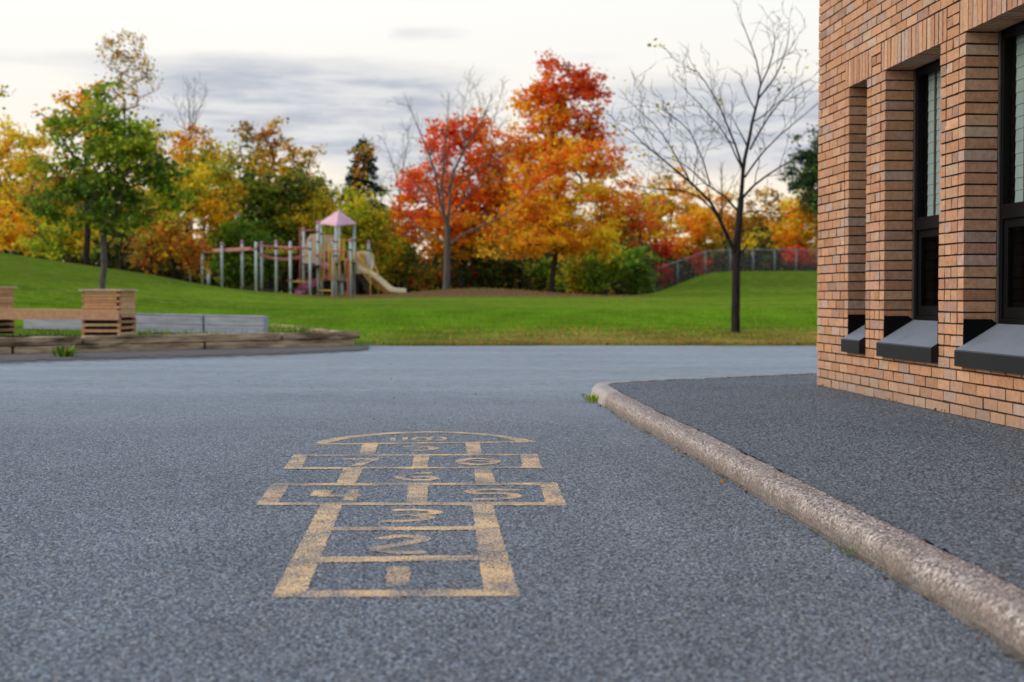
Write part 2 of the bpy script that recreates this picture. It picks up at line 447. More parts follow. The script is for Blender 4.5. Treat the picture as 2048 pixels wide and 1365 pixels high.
# sidewalk: a crossfall sheet between the kerb and the brick wall, turning the corner
KO = [(12.05, .640), (11.1, .688), (9.78, .759), (8.7, .84), (7.71, .913), (6.47, .991), (5.33, 1.058), (4.66, 1.105), (3.99, 1.142), (3.32, 1.172), (2, 1.235), (0, 1.33), (-6, 1.62)]
asphalt_relief()
KZ = lambda D: float(np.interp(D, [6, 9, 12], [.085, .095, .105]))
KW = .145
WALL0 = Vector((2.379, 11.31, .14)); WD = Vector((.07, -1, 0)).normalized(); WI = Vector((1, .07, 0)).normalized()

def smooth_curve(pts, step=.12):
    pts = [Vector(p) for p in pts]; out = []
    for i in range(len(pts) - 1):
        p0, p1, p2, p3 = pts[max(i - 1, 0)], pts[i], pts[i + 1], pts[min(i + 2, len(pts) - 1)]
        n = max(2, int((p2 - p1).length / step))
        for k in range(n):
            u = k / n
            out.append(.5 * ((2 * p1) + (p2 - p0) * u + (2 * p0 - 5 * p1 + 4 * p2 - p3) * u * u + (3 * p1 - p0 - 3 * p2 + p3) * u ** 3))
    out.append(pts[-1])
    return out

def make_kerb():
    path = [Vector((x, d, 0)) for d, x in KO][::-1]
    path = path[:-1]
    # rounded return at the far end, then along the back of the sidewalk
    path += [Vector((.655, 11.75, 0)), Vector((.66, 12.05, 0)), Vector((.74, 12.32, 0)), Vector((.92, 12.50, 0)), Vector((1.4, 12.85, 0)), Vector((2.88, 13.9, 0)), Vector((5.5, 15.75, 0)), Vector((10, 19.0, 0))]
    c = smooth_curve(path, .07)
    prof = [(0.0, -.03), (.002, .03), (.006, .35), (.011, .62), (.019, .80), (.030, .92), (.044, .985), (.07, 1.005), (.105, 1.01), (.132, 1.0), (.148, .98), (.152, -.03)]
    rng = np.random.default_rng(5)
    verts = []
    n = len(prof); ph = rng.uniform(0, 6, 6)
    for i, p in enumerate(c):
        t = (c[min(i + 1, len(c) - 1)] - c[max(i - 1, 0)]).normalized()
        nrm = Vector((t.y, -t.x, 0))                   # towards the sidewalk
        hz = KZ(p.y)
        w = .0018 * math.sin(i * .21 + ph[0]) + .0012 * math.sin(i * .53 + ph[1])
        for (a, b) in prof:
            q = p + nrm * (a + w * (1 if b > .2 else .4)) + Vector((0, 0, b * hz + w * .5 * (b > .5)))
            e = rng.normal(0, .0026, 3); e[2] -= .012 * (rng.uniform() < .025)
            verts.append((q.x + e[0], q.y + e[1], q.z + e[2] * (b > 0)))
    i = np.arange(len(c) - 1)[:, None] * n + np.arange(n - 1)[None]
    q = np.stack([i, i + n, i + n + 1, i + 1], -1).reshape(-1, 4)[:, ::-1]
    m = bpy.data.materials.new('exposed aggregate concrete'); m.use_nodes = True
    t = NT(m.node_tree); p = t.n['Principled BSDF']
    co = t.new('ShaderNodeNewGeometry').outputs['Position']
    sep = t.new('ShaderNodeSeparateXYZ'); t.put(sep.inputs[0], co)
    d = t.voro(co, 125); rc = t.voro(co, 125, out='Color'); g = t.new('ShaderNodeSeparateColor'); t.put(g.inputs[0], rc)
    col = t.ramp(g.outputs[0], [(0, (.06, .055, .055)), (.25, (.22, .175, .15)), (.55, (.37, .285, .24)), (.8, (.48, .395, .345)), (1, (.70, .64, .59))])
    col = t.mix(t.sstep(t.noise(co, 240, 3), .45, .75, 0, .6), col, (.15, .12, .10))
    col = t.mix(t.sstep(t.noise(co, 3.0, 5, .6), .42, .75, 0, .55), col, (.24, .18, .14))
    face_shade = t.sstep(t.math('ADD', sep.outputs[2], t.math('MULTIPLY', t.math('SUBTRACT', t.noise(co, 9, 4, .65), .5), .06)), .015, .075, .75, 0)  # shade on the kerb's lower face, mixed into its colour
    col = t.mix(face_shade, col, (.13, .11, .09))
    # smoother, paler broken end where the render coat survives
    end = t.sstep(t.math('ADD', sep.outputs[1], t.math('MULTIPLY', t.noise(co, 5, 4), .9)), 11.42, 11.5)
    end = t.math('MULTIPLY', end, t.sstep(sep.outputs[1], 12.35, 12.5, 1, 0))
    col = t.mix(t.math('MULTIPLY', end, .85), col, t.mix(t.noise(co, 14, 4), (.48, .43, .38), (.36, .31, .27)))
    t.put(p.inputs['Base Color'], col); p.inputs['Roughness'].default_value = .9; p.inputs['Specular IOR Level'].default_value = .2
    crk = t.sstep(t.voro(t.vmul(co, (1, .55, .3)), 1.05, 'DISTANCE_TO_EDGE'), .0, .004, .45, 0)
    t.put(p.inputs['Base Color'], t.mix(t.math('MULTIPLY', crk, .8), col, (.05, .04, .035)))
    b = t.new('ShaderNodeBump'); b.inputs['Strength'].default_value = .7; b.inputs['Distance'].default_value = .006
    t.put(b.inputs['Height'], t.math('SUBTRACT', t.math('ADD', t.noise(co, 60, 5, .7), t.math('MULTIPLY', t.noise(co, 14, 4, .6), .5)), d)); t.l.new(b.outputs[0], p.inputs['Normal'])
    o = np_mesh('kerb', np.array(verts), q, m, smooth=True)
    o['kind'] = 'structure'
    return c
KC = make_kerb()

def make_sidewalk():
    # rows run along the kerb; inner edge lies under the wall
    inner = []
    n = len(KC); verts = []; K = 7
    rng = np.random.default_rng(8)
    for i, p in enumerate(KC):
        t = (KC[min(i + 1, n - 1)] - KC[max(i - 1, 0)]).normalized(); nr = Vector((t.y, -t.x, 0))
        a = p + nr * (.162 + rng.uniform(-.006, .006)); az_ = KZ(p.y) - .006
        # target under the building
        if p.y < 11.2 and i < n - 60: b = WALL0 + WD * (WALL0.y - p.y) + WI * .5
        else: b = Vector((max(4.2, p.x + 1.2), max(10.6, min(p.y - 1.9, 11.2)), 0))
        for k in range(K):
            u = k / (K - 1); q = a.lerp(b, u)
            zz = az_ + (.148 - az_) * min(1, u * 1.25)
            verts.append((q.x, q.y, zz))
    i = np.arange(n - 1)[:, None] * K + np.arange(K - 1)[None]
    q = np.stack([i, i + 1, i + 1 + K, i + K], -1).reshape(-1, 4)[:, ::-1]
    V = np.array(verts).reshape(n, K, 3)
    far = [k for k, p in enumerate(KC) if p.y < 2.6]; k0 = max(far) if far else 0
    q0 = q.reshape(n - 1, K - 1, 4)
    k1 = n - 40
    flat_q = np.concatenate([q0[:k0].reshape(-1, 4), q0[k1:].reshape(-1, 4)])
    o = np_mesh('sidewalk', np.array(verts), flat_q, M['walk'], smooth=True); o['kind'] = 'structure'
    # fine grained stretch in view
    us = np.linspace(k0, k1, int((k1 - k0) * 7)); vs_ = np.linspace(0, K - 1, 300)
    a = np.floor(us).astype(int).clip(0, n - 2); fa = (us - a)[:, None, None]
    Rw = V[a] * (1 - fa) + V[a + 1] * fa
    b = np.floor(vs_).astype(int).clip(0, K - 2); fb = (vs_ - b)[None, :, None]
    G_ = Rw[:, b] * (1 - fb) + Rw[:, b + 1] * fb
    G_ = G_ + rng.uniform(-.002, .002, G_.shape) * np.array([1, 1, 0]); G_[..., 2] += relief(rng, G_.shape[:2], .006)
    m_ = len(vs_); ii = np.arange(len(us) - 1)[:, None] * m_ + np.arange(m_ - 1)[None]
    qq = np.stack([ii, ii + 1, ii + 1 + m_, ii + m_], -1).reshape(-1, 4)[:, ::-1]
    np_mesh('sidewalk', G_.reshape(-1, 3), qq, M['walk'], smooth=True)['kind'] = 'structure'
make_sidewalk()


# ------------------------------------------------------------------ hopscotch
def zq(x, y): return (500 + x / 3.103, 850 + y / 3.103)
def make_hopscotch():
    base = ground(790, 1100)
    root = empty('hopscotch_court', base, 'faded yellow hopscotch court painted on the dark asphalt', 'hopscotch')
    inv = -base
    step = [0]
    def poly(b, pts, z=None):
        step[0] = (step[0] + 1) % 7
        z = -.0009 + step[0] * .00012
        w = [ground(*zq(*p)) for p in pts]
        rng = random.Random(len(b.v))
        # subdivide the outline and roughen it a little
        out = []
        for i, p in enumerate(w):
            q = w[(i + 1) % len(w)]; n = max(1, int((q - p).length / .02))
            for k in range(n):
                e = p.lerp(q, k / n)
                out.append((e.x + rng.gauss(0, .0022), e.y + rng.gauss(0, .003), z))
        b.add(out, [tuple(range(len(out)))])
    def ribbon(b, pts, width, z0=None):
        step[0] = (step[0] + 1) % 7
        z = -.0009 + step[0] * .00012
        w = [ground(*zq(*p)) for p in pts]
        w = smooth_curve(w, .03) if len(w) > 3 else w
        L = []; Rr = []; rng = random.Random(len(pts))
        for i, p in enumerate(w):
            t = (w[min(i + 1, len(w) - 1)] - w[max(i - 1, 0)]).normalized(); nr = Vector((-t.y, t.x, 0))
            h = width / 2 * rng.uniform(.9, 1.1)
            L.append((p.x + nr.x * h, p.y + nr.y * h, z)); Rr.append((p.x - nr.x * h, p.y - nr.y * h, z))
        n = len(w)
        zz = [k * 2e-7 for k in range(n)]
        vs = [(a[0], a[1], a[2] + e) for a, e in zip(L, zz)] + [(a[0], a[1], a[2] + e) for a, e in zip(Rr, zz)]
        b.add(vs, [(n + i, n + i + 1, i + 1, i) for i in range(n - 1)])
    g = MB()
    for pl in ([(130, 1068), (345, 1040), (575, 492), (440, 492)], [(1675, 1060), (1450, 1030), (1375, 492), (1505, 492)],
               [(160, 1068), (1640, 1060), (1600, 1018), (190, 1028)], [(300, 855), (1460, 838), (1445, 808), (330, 820)],
               [(420, 655), (1410, 652), (1404, 628), (430, 635)], [(35, 497), (1970, 500), (1960, 478), (50, 483)],
               [(35, 497), (165, 497), (245, 366), (130, 366)], [(1840, 500), (1970, 500), (1905, 358), (1795, 360)],
               [(130, 377), (1905, 372), (1900, 357), (150, 362)], [(970, 480), (1100, 480), (1105, 370), (980, 370)],
               [(535, 363), (655, 363), (700, 272), (580, 272)], [(1400, 360), (1525, 360), (1495, 268), (1388, 268)],
               [(205, 274), (1815, 268), (1810, 258), (220, 264)], [(265, 192), (1790, 188), (1785, 178), (275, 184)],
               [(205, 274), (320, 272), (355, 188), (270, 188)], [(1695, 268), (1815, 268), (1780, 180), (1675, 183)],
               [(1005, 264), (1100, 264), (1115, 188), (1018, 188)], [(675, 186), (770, 186), (800, 113), (700, 115)],
               [(1350, 183), (1440, 183), (1425, 106), (1335, 108)], [(395, 124), (1775, 108), (1770, 101), (400, 116)]):
        poly(g, pl)
    # the half-round cap
    oc = [(395, 120), (450, 96), (600, 70), (850, 48), (1150, 40), (1400, 50), (1600, 70), (1720, 90), (1775, 106)]
    ic = [(475, 116), (560, 95), (700, 73), (900, 56), (1150, 49), (1380, 58), (1540, 76), (1620, 92), (1660, 105)]
    so = smooth_curve([ground(*zq(*p)) for p in oc], .04); si = smooth_curve([ground(*zq(*p)) for p in ic], .04)
    n = 60
    f = lambda s, u: s[min(len(s) - 1, int(u * (len(s) - 1)))]
    vs = [f(so, k / n) for k in range(n + 1)] + [f(si, k / n) for k in range(n + 1)]
    g.add([(p.x, p.y, -.0001) for p in vs], [(k, n + 1 + k, n + 2 + k, k + 1) for k in range(n)])
    fix = lambda b: setattr(b, 'v', [(p[0] + inv.x, p[1] + inv.y, p[2]) for p in b.v])
    fix(g); g.build('line_grid', M['paint'], root)
    def ell(cx, cy, rx, ry): return [(cx + rx * math.cos(q), cy + ry * math.sin(q)) for q in np.linspace(.3, 2 * math.pi + .3, 22)]
    nums = [
        [('p', [(850, 880), (995, 875), (990, 995), (840, 998)])],
        [('r', [(815, 708), (870, 694), (960, 687), (1045, 693), (1075, 707), (1030, 722), (900, 745), (750, 772)], .056), ('r', [(748, 774), (830, 779), (940, 794), (1085, 784)], .056)],
        [('r', [(885, 529), (1000, 525), (1120, 532), (1165, 543), (1080, 553), (890, 560)], .05), ('r', [(1010, 560), (1090, 568), (1100, 580), (1000, 593), (800, 598)], .052)],
        [('r', [(462, 404), (448, 420), (432, 440)], .085), ('r', [(425, 439), (690, 438)], .06), ('p', [(605, 400), (680, 400), (660, 466), (580, 466)])],
        [('r', [(1675, 403), (1430, 400), (1365, 412), (1420, 424), (1590, 424), (1650, 442), (1560, 456), (1390, 459)], .055)],
        [('r', [(1130, 297), (985, 305), (925, 324), (985, 339), (1110, 340), (1150, 329), (1090, 320), (1000, 324)], .05)],
        [('r', [(580, 211), (800, 211)], .045), ('p', [(715, 215), (805, 213), (690, 253), (625, 253)])],
        [('r', ell(1415, 227, 112, 18), .05), ('r', [(1330, 227), (1420, 222), (1500, 228)], .035)],
        [('r', [(945, 136), (1080, 132), (1145, 144), (1090, 157), (1015, 158)], .05), ('r', [(1085, 138), (985, 147), (1060, 152)], .035)],
        [('r', [(885, 80), (888, 100)], .03), ('r', [(882, 101), (975, 99)], .026), ('r', [(965, 78), (958, 99)], .028), ('r', ell(1065, 89, 50, 11), .026), ('r', ell(1160, 86, 50, 11), .026)],
    ]
    for strokes in nums:
        b = MB()
        for s_ in strokes:
            if s_[0] == 'p': poly(b, s_[1])
            else: ribbon(b, s_[1], s_[2])
        fix(b); b.build('numeral', M['paint'], root)
make_hopscotch()


# ------------------------------------------------------------------ brick building (local x along the wall towards the camera, y inwards, z up)
def make_building():
    root = empty('brick_building', WALL0, 'tan brick school building with tall black framed windows', 'building', rz=math.atan2(WD.y, WD.x))
    rng = random.Random(11)
    P = [(.49, .262, .148), (.45, .232, .128), (.52, .30, .178), (.415, .208, .116), (.47, .27, .17), (.44, .24, .155), (.475, .248, .133)]
    odd = [(.41, .275, .21), (.48, .335, .225), (.35, .21, .155), (.43, .295, .23)]
    def colr():
        c = rng.choice(odd) if rng.random() < .14 else rng.choice(P)
        c = tuple(.92 * a + .08 * b_ for a, b_ in zip(c, (.45, .25, .15))); k = rng.uniform(.84, 1.06)
        return tuple(v * k for v in c)
    C = 1 / 15.0; G = .0042; GZ = .0052
    b = MB(); m = MB()
    jit = lambda: rng.gauss(0, .0009)
    HEADS = (.8, 1.6, 3.0, 14.0, 1.2, 2.6, 4.6)
    def brick(s0, s1, k0, k1=None, depth=.09):
        k1 = k0 + 1 if k1 is None else k1
        o = rng.gauss(0, .0012)
        b.box((s0 + G, o, k0 * C + GZ), (s1 - G, depth, k1 * C - GZ), colr(), jit)
        m.box((s1 - G - .001, .0007, k0 * C + GZ), (s1 + G + .001, .06, k1 * C - GZ)) if s1 not in HEADS else None   # head joint, struck nearly flush
    def run(s0, s1, k, phase):
        """running bond from s0 to s1"""
        x = s0 + (.1 if phase else .2)
        xs = [s0]
        while x < s1 - .01: xs.append(x); x += .2
        xs.append(s1)
        for i in range(len(xs) - 1):
            if xs[i + 1] - xs[i] > .03: brick(xs[i], xs[i + 1], k)
    OPEN = [(.8, 1.2), (1.6, 2.6), (3.0, 4.6)]
    END = 14.0
    K0, K1, K2, KT = 5, 33, 36, 56
    for k in range(-2, KT):
        ph = k % 2
        if k < K0 or k >= K2: run(0, END, k, ph); continue
        if k < K1:
            # left field, half-brick jamb columns, piers
            run(0, .7, k, ph); brick(.7, .8, k, depth=.192)
            for (p0, p1) in ((1.2, 1.6), (2.6, 3.0)):
                brick(p0, p0 + .1, k, depth=.192); brick(p1 - .1, p1, k, depth=.192)
                if ph: brick(p0 + .1, p1 - .1, k)
                else: brick(p0 + .1, p0 + .2, k); brick(p0 + .2, p1 - .1, k)
            brick(4.6, 4.7, k, depth=.192); run(4.7, END, k, ph)
        else:
            run(0, .7, k, ph)
            for (p0, p1) in ((1.3, 1.5), (2.7, 2.9)):
                if k == K1 + 1: brick(p0, p0 + .1, k); brick(p0 + .1, p1, k)
                else: brick(p0, p1, k)
            run(4.7, END, k, ph)
    for (o0, o1) in OPEN:                                # soldier courses over the openings
        n = round((o1 - o0 + .2) * 15); x0 = o0 - .1
        for i in range(n): brick(x0 + i * C, x0 + (i + 1) * C, K1, K2, depth=.192)
    # the far end wall returns away from the corner
    for k in range(-2, KT):
        y = .1 if k % 2 else .2
        ys = [.092]
        while y < 7.99: 
            if y > .12: ys.append(y)
            y += .2
        for i in range(len(ys) - 1):
            b.box((rng.gauss(0, .001), ys[i] + G, k * C + G), (.09, ys[i + 1] - G, (k + 1) * C - G), colr(), jit)
    b.build('wall', M['brick'], root, colors=True)
    # mortar bed behind the brick faces
    r = .010
    zt = KT * C
    m.box((r, r, -.14), (END, .188, K0 * C - r), None)
    m.box((r, r, K2 * C), (END, .188, zt))
    m.box((r, r, K1 * C + r), (END, .188, K2 * C))
    prev = r
    for (o0, o1) in OPEN + [(END, END)]:
        m.box((prev, r, K0 * C - r), (o0 - (r if o0 < END else 0), .188, K1 * C + r)); prev = o1 + r
    m.box((r, .188, -.14), (.088, 8, zt))
    m.build('mortar', M['mortar'], root)
    # inner skin, room behind the glass and roof
    q = MB(); prev = .09
    for (o0, o1) in OPEN + [(END, END)]:
        q.box((prev, .196, -.1), (o0 - .002, .34, zt)); prev = o1 + .002
        if o1 < END:
            q.box((o0 - .002, .196, -.1), (o1 + .002, .34, K0 * C + .05)); q.box((o0 - .002, .196, K1 * C + .003), (o1 + .002, .34, zt))
    q.box((.10, 1.6, -.1), (END, 8, zt)); q.box((.10, .34, -.1), (END, 1.6, .1)); q.box((.10, .34, 2.6), (END, 1.6, zt))
    q.box((.10, .34, .1), (.3, 1.6, 2.6)); q.box((END - .2, .34, .1), (END, 1.6, 2.6))
    q.build('inner_skin', M['room'], root)
    rf = MB(); rf.box((-.05, -.05, zt), (END + .05, 8.05, zt + .12)); rf.build('roof', M['sill'], root, bevel=.01)
    # windows
    gl = bpy.data.materials.new('window glass'); gl.use_nodes = True
    t = NT(gl.node_tree); out = t.n['Material Output']
    lw = t.new('ShaderNodeFresnel'); lw.inputs[0].default_value = 1.5
    tr = t.new('ShaderNodeBsdfTransparent'); tr.inputs[0].default_value = (.88, .96, .95, 1)
    gs = t.new('ShaderNodeBsdfGlossy'); gs.inputs['Roughness'].default_value = .015
    mx = t.new('ShaderNodeMixShader'); t.put(mx.inputs[0], t.math('MULTIPLY_ADD', lw.outputs[0], .16, .01, clamp=True))
    t.l.new(tr.outputs[0], mx.inputs[1]); t.l.new(gs.outputs[0], mx.inputs[2]); t.l.new(mx.outputs[0], out.inputs[0])
    for (o0, o1) in OPEN:
        fr = MB(); y0, y1 = .203, .25; fw = .045
        z0, z1 = .48, K1 * C - .002; zt0, zt1 = 1.13, 1.215          # transom
        fr.box((o0, y0, z0), (o0 + fw, y1, z1)); fr.box((o1 - fw, y0, z0), (o1, y1, z1))
        fr.box((o0 + fw, y0 + .001, z1 - fw), (o1 - fw, y1, z1)); fr.box((o0 + fw, y0 - .006, zt0), (o1 - fw, y1, zt1)); fr.box((o0 + fw, y0 + .001, z0), (o1 - fw, y1, z0 + .085))
        wf = fr.build('window', M['frame'], root, bevel=.004)
        ss = MB(); a0, a1 = o0 + fw, o1 - fw; sw = min(.055, (a1 - a0) * .16)   # opening lower sash
        ss.box((a0, y0 + .012, z0 + .085), (a0 + sw, y1 - .004, zt0)); ss.box((a1 - sw, y0 + .012, z0 + .085), (a1, y1 - .004, zt0))
        ss.box((a0 + sw, y0 + .013, zt0 - .05), (a1 - sw, y1 - .004, zt0)); ss.box((a0 + sw, y0 + .013, z0 + .085), (a1 - sw, y1 - .004, z0 + .15))
        ss.build('sash', M['frame'], wf, bevel=.003)
        for (q0, q1, z_a, z_b, yy) in ((a0, a1, zt1, z1 - fw, .228), (a0 + sw, a1 - sw, z0 + .15, zt0 - .05, .232)):
            pn = MB(); pn.add([(q0, yy, z_a), (q1, yy, z_a), (q1, yy, z_b), (q0, yy, z_b)], [(0, 1, 2, 3)]); pn.build('pane', gl, wf)
        bl = MB(); zz = zt1 + .01                                     # blind behind the upper light
        while zz < z1 - .03:
            bl.add([(a0 + .02, .268, zz), (a1 - .004, .268, zz), (a1 - .004, .272, zz + .0685), (a0 + .02, .272, zz + .0685)], [(0, 1, 2, 3)]); zz += .069
        bl.build('blind', M['blind'], wf)
        tb = MB(); tb.box((a0 + .15, .260, zt1), (a0 + .172, .263, z1 - fw)); tb.build('blind_reflection', M['reflection'], wf)  # brown strip standing in for the frame's reflection in the glass
        for c0 in (o0, o1 - .012):
            ck = MB(); ck.box((c0, .1935, .5), (c0 + .012, .2045, z1)); ck.build('sealant', M['caulk'], wf)
        # folded metal sill
        sl = MB(); s0, s1 = o0 - .012, o1 + .012
        prof = [(.20, .535), (-.042, .388), (-.046, .380), (-.046, .292), (-.001, .292), (-.001, .335), (.20, .40)]
        def ring(s_, pr): return [(s_, a, z_) for a, z_ in pr]
        n = len(prof)
        # the part between the jambs, then the two short returns in front of the wall face
        sl.add(ring(o0 + .001, prof) + ring(o1 - .001, prof), [tuple(range(n)), tuple(range(2 * n - 1, n - 1, -1))] + [(i, i + n, (i + 1) % n + n, (i + 1) % n) for i in range(n)])
        lip = [(-.0015, .4125), (-.042, .388), (-.046, .380), (-.046, .292), (-.0015, .292)]; ln = len(lip)
        for (e0, e1) in ((s0, o0 + .001), (o1 - .001, s1)):
            sl.add(ring(e0, lip) + ring(e1, lip), [tuple(range(ln)), tuple(range(2 * ln - 1, ln - 1, -1))] + [(i, i + ln, (i + 1) % ln + ln, (i + 1) % ln) for i in range(ln)])
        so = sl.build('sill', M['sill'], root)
        for (f0, f1) in ((o0 + .0005, o0 + .005), (o1 - .005, o1 - .0005)):           # upstand flashing on the jambs
            fl = MB(); pl = [(.0, .40), (.0, .562), (.165, .562), (.192, .54), (.192, .52)]
            fl.prism([(f0, a, z_) for a, z_ in pl], (f1 - f0, 0, 0)); fl.build('flashing', M['frame'], so)
make_building()


# ------------------------------------------------------------------ timber border, planter bench, grey beds
def make_border():
    A = ground(-160, 716); B = ground(722, 694); Cc = Vector((B.x - 2.35, 29.9, 0))
    root = empty('timber_border', (A + B) / 2, 'low weathered timber border stacked two high around the planting bed', 'border')
    o = -Vector(root.location)
    rng = random.Random(4)
    def timber(p, q, z0, z1, w=.15):
        p = Vector(p); q = Vector(q); d = (q - p).normalized(); nr = Vector((-d.y, d.x, 0))
        L = (q - p).length; n = max(2, int(L / .16)); vs = []
        for i in range(n + 1):
            c = p + d * (L * i / n)
            for (a, z) in ((0, z0), (0, z1), (w, z1), (w, z0)):
                e = .0045 if 0 < i < n else .003
                vs.append(c + nr * (a + rng.gauss(0, e)) + Vector((0, 0, z + rng.gauss(0, e * .8))) + o)
        fs = [(0, 1, 2, 3), tuple(4 * n + k for k in (3, 2, 1, 0))]
        for i in range(n):
            for k in range(4): k2 = (k + 1) % 4; fs.append((4 * i + k, 4 * i + 4 + k, 4 * i + 4 + k2, 4 * i + k2))
        b = MB(); b.add(vs, fs); b.build('timber', M['timber'], root, bevel=.012)
    d = (B - A)
    cuts = [0, .325, .79, 1.0]
    for i in range(3):
        timber(A + d * (cuts[i] + .003), A + d * (cuts[i + 1] - .003), .134, .255)
    cuts = [0, .18, .60, .985]
    for i in range(3):
        timber(A + d * (cuts[i] + .003), A + d * (cuts[i + 1] - .003), -.02, .126)
    n0 = B + Vector((-.17, .16, 0))
    timber(n0, n0.lerp(Cc, .5), .06, .25); timber(n0.lerp(Cc, .503), Cc, .08, .27)
    bed = flat('planting_bed', [(p.x, p.y) for p in (A + Vector((-.1, .1, 0)), B + Vector((-.25, .12, 0)), Cc + Vector((-.1, 0, 0)), Cc + Vector((-14, 1, 0)))], .20, M['soil'])
    # earth spilling out in front of the timbers
    rr = random.Random(9); n = 90
    fx = [-160, 0, 130, 300, 370, 556, 650, 716, 745, 765]; fy = [736, 729, 724, 720, 718, 712, 707, 704, 700, 696]
    bk = []; ft = []
    for i in range(n + 1):
        x = -160 + 897 * i / n
        p = A.lerp(B, min(1, i / n * 897 / 882)); q = ground(x, float(np.interp(x, fx, fy)) + rr.uniform(-.3, .3))
        if x > 722: p = ground(x, 691.5)
        bk.append((p.x, p.y + .02, .02)); ft.append((q.x, q.y, .003))
    K = 5; vs = []; cs = []
    for k in range(K):
        u = k / (K - 1)
        for a_, f_ in zip(bk, ft): vs.append(tuple(a_[c] + (f_[c] - a_[c]) * u * 1.25 for c in (0, 1)) + (.02 * (1 - u) + .003,)); cs.append((1 - u,) * 3)
    m = n + 1; i = np.arange(K - 1)[:, None] * m + np.arange(n)[None]
    q = np.stack([i, i + m, i + m + 1, i + 1], -1).reshape(-1, 4)
    es = bpy.data.materials.new('spilled earth'); es.use_nodes = True
    t = NT(es.node_tree); p = t.n['Principled BSDF']; co = t.new('ShaderNodeNewGeometry').outputs['Position']
    a = t.new('ShaderNodeAttribute', attribute_name='Col').outputs['Fac']
    t.put(p.inputs['Base Color'], t.mix(t.noise(co, 12, 5, .65), (.085, .07, .06), (.20, .175, .16))); p.inputs['Roughness'].default_value = 1; p.inputs['Specular IOR Level'].default_value = 0
    t.put(p.inputs['Alpha'], t.sstep(t.math('ADD', a, t.math('MULTIPLY', t.math('SUBTRACT', t.noise(co, 5, 5, .7), .5), 1.3)), .12, .55))
    np_mesh('earth_strip', np.array(vs), q, es, np.array(cs))['kind'] = 'structure'
make_border()

def make_planter_bench():
    D0 = 22.1
    org = at(240, 672, D0); org.z = .20
    root = empty('planter_bench', org, 'cedar bench joining two slatted cube planters', 'bench', rz=math.atan2(-.15, .985))
    rng = random.Random(21)
    tones = [(.50, .265, .125), (.55, .31, .155), (.44, .23, .11), (.58, .345, .185), (.52, .285, .14)]
    tn = lambda: tuple(v * rng.uniform(.9, 1.08) for v in rng.choice(tones))
    W, Hh = .62, .72
    tilt = .022
    def planter(x1, zoff, seat_lo=.335, seat_hi=.425):
        b = MB(); x0 = x1 - W; th = .042
        n = 16; hh = Hh / n
        for k in range(n):
            z0 = zoff + k * hh; z1 = z0 + hh - .005
            gap_row = (z0 - zoff) < seat_lo - .02
            j = lambda: rng.gauss(0, .0015)
            # boards are stacked log-cabin fashion: alternate courses run past the corner
            if gap_row:
                if k % 2 == 0:
                    b.box((x0, 0, z0), (x1, th, z1), tn(), j); b.box((x0, W - th, z0), (x1, W, z1), tn(), j)
                else:
                    b.box((x0, 0.0, z0), (x0 + th, W, z1), tn(), j); b.box((x1 - th, 0, z0), (x1, W, z1), tn(), j)
            else:
                a = .0 if k % 2 == 0 else .055; c = 0 if k % 2 == 0 else .056
                b.box((x0 + a, 0, z0), (x1 - a, th, z1), tn(), j); b.box((x0 + a, W - th, z0), (x1 - a, W, z1), tn(), j)
                b.box((x0, c if c else th + .002, z0), (x0 + th, W - (c if c else th + .002), z1), tn(), j)
                b.box((x1 - th, c if c else th + .002, z0), (x1, W - (c if c else th + .002), z1), tn(), j)
        o = b.build('planter', M['cedar'], root, colors=True)
        i = MB(); i.box((x0 + .05, .05, zoff + .02), (x1 - .05, W - .05, zoff + Hh - .05)); i.build('liner', M['soil'], o)
        c = MB(); z = zoff + Hh; e = .03
        c.box((x0 - e, -e, z), (x1 + e, .07, z + .028), (.55, .39, .26)); c.box((x0 - e, W - .07, z), (x1 + e, W + e, z + .028), (.55, .39, .26))
        c.box((x0 - e, .072, z + .001), (x0 + .07, W - .072, z + .027), (.52, .36, .24)); c.box((x1 - .07, .072, z + .001), (x1 + e, W - .072, z + .027), (.53, .37, .25))
        c.build('planter_cap', M['cedar'], o, colors=True)
    gapx = 1.41
    planter(0.0, 0.0); planter(-W - gapx, tilt * (W + gapx))
    s = MB(); xa, xb = -W - gapx - .3, -.001
    zt_ = .425
    for (y0, y1) in ((-.045, .13), (.14, .30), (.31, .47)):
        c = tn(); zl = zt_ + tilt * (xb - xa) * .55
        s.add([(xa, y0, zl - .04), (xb, y0, zt_ - .04), (xb, y1, zt_ - .04), (xa, y1, zl - .04), (xa, y0, zl), (xb, y0, zt_), (xb, y1, zt_), (xa, y1, zl)],
              [(0, 3, 2, 1), (4, 5, 6, 7), (0, 1, 5, 4), (2, 3, 7, 6), (0, 4, 7, 3), (1, 2, 6, 5)], c)
    s.build('seat', M['cedar'], root, colors=True)
    a = MB(); zl = zt_ + tilt * (xb - xa) * .55
    a.add([(xa, -.05, zl - .17), (xb, -.05, zt_ - .15), (xb, -.01, zt_ - .15), (xa, -.01, zl - .17), (xa, -.05, zl - .042), (xb, -.05, zt_ - .042), (xb, -.01, zt_ - .042), (xa, -.01, zl - .042)],
          [(0, 3, 2, 1), (4, 5, 6, 7), (0, 1, 5, 4), (2, 3, 7, 6), (0, 4, 7, 3), (1, 2, 6, 5)], (.52, .29, .16))
    a.build('seat_apron', M['cedar'], root, colors=True)
make_planter_bench()

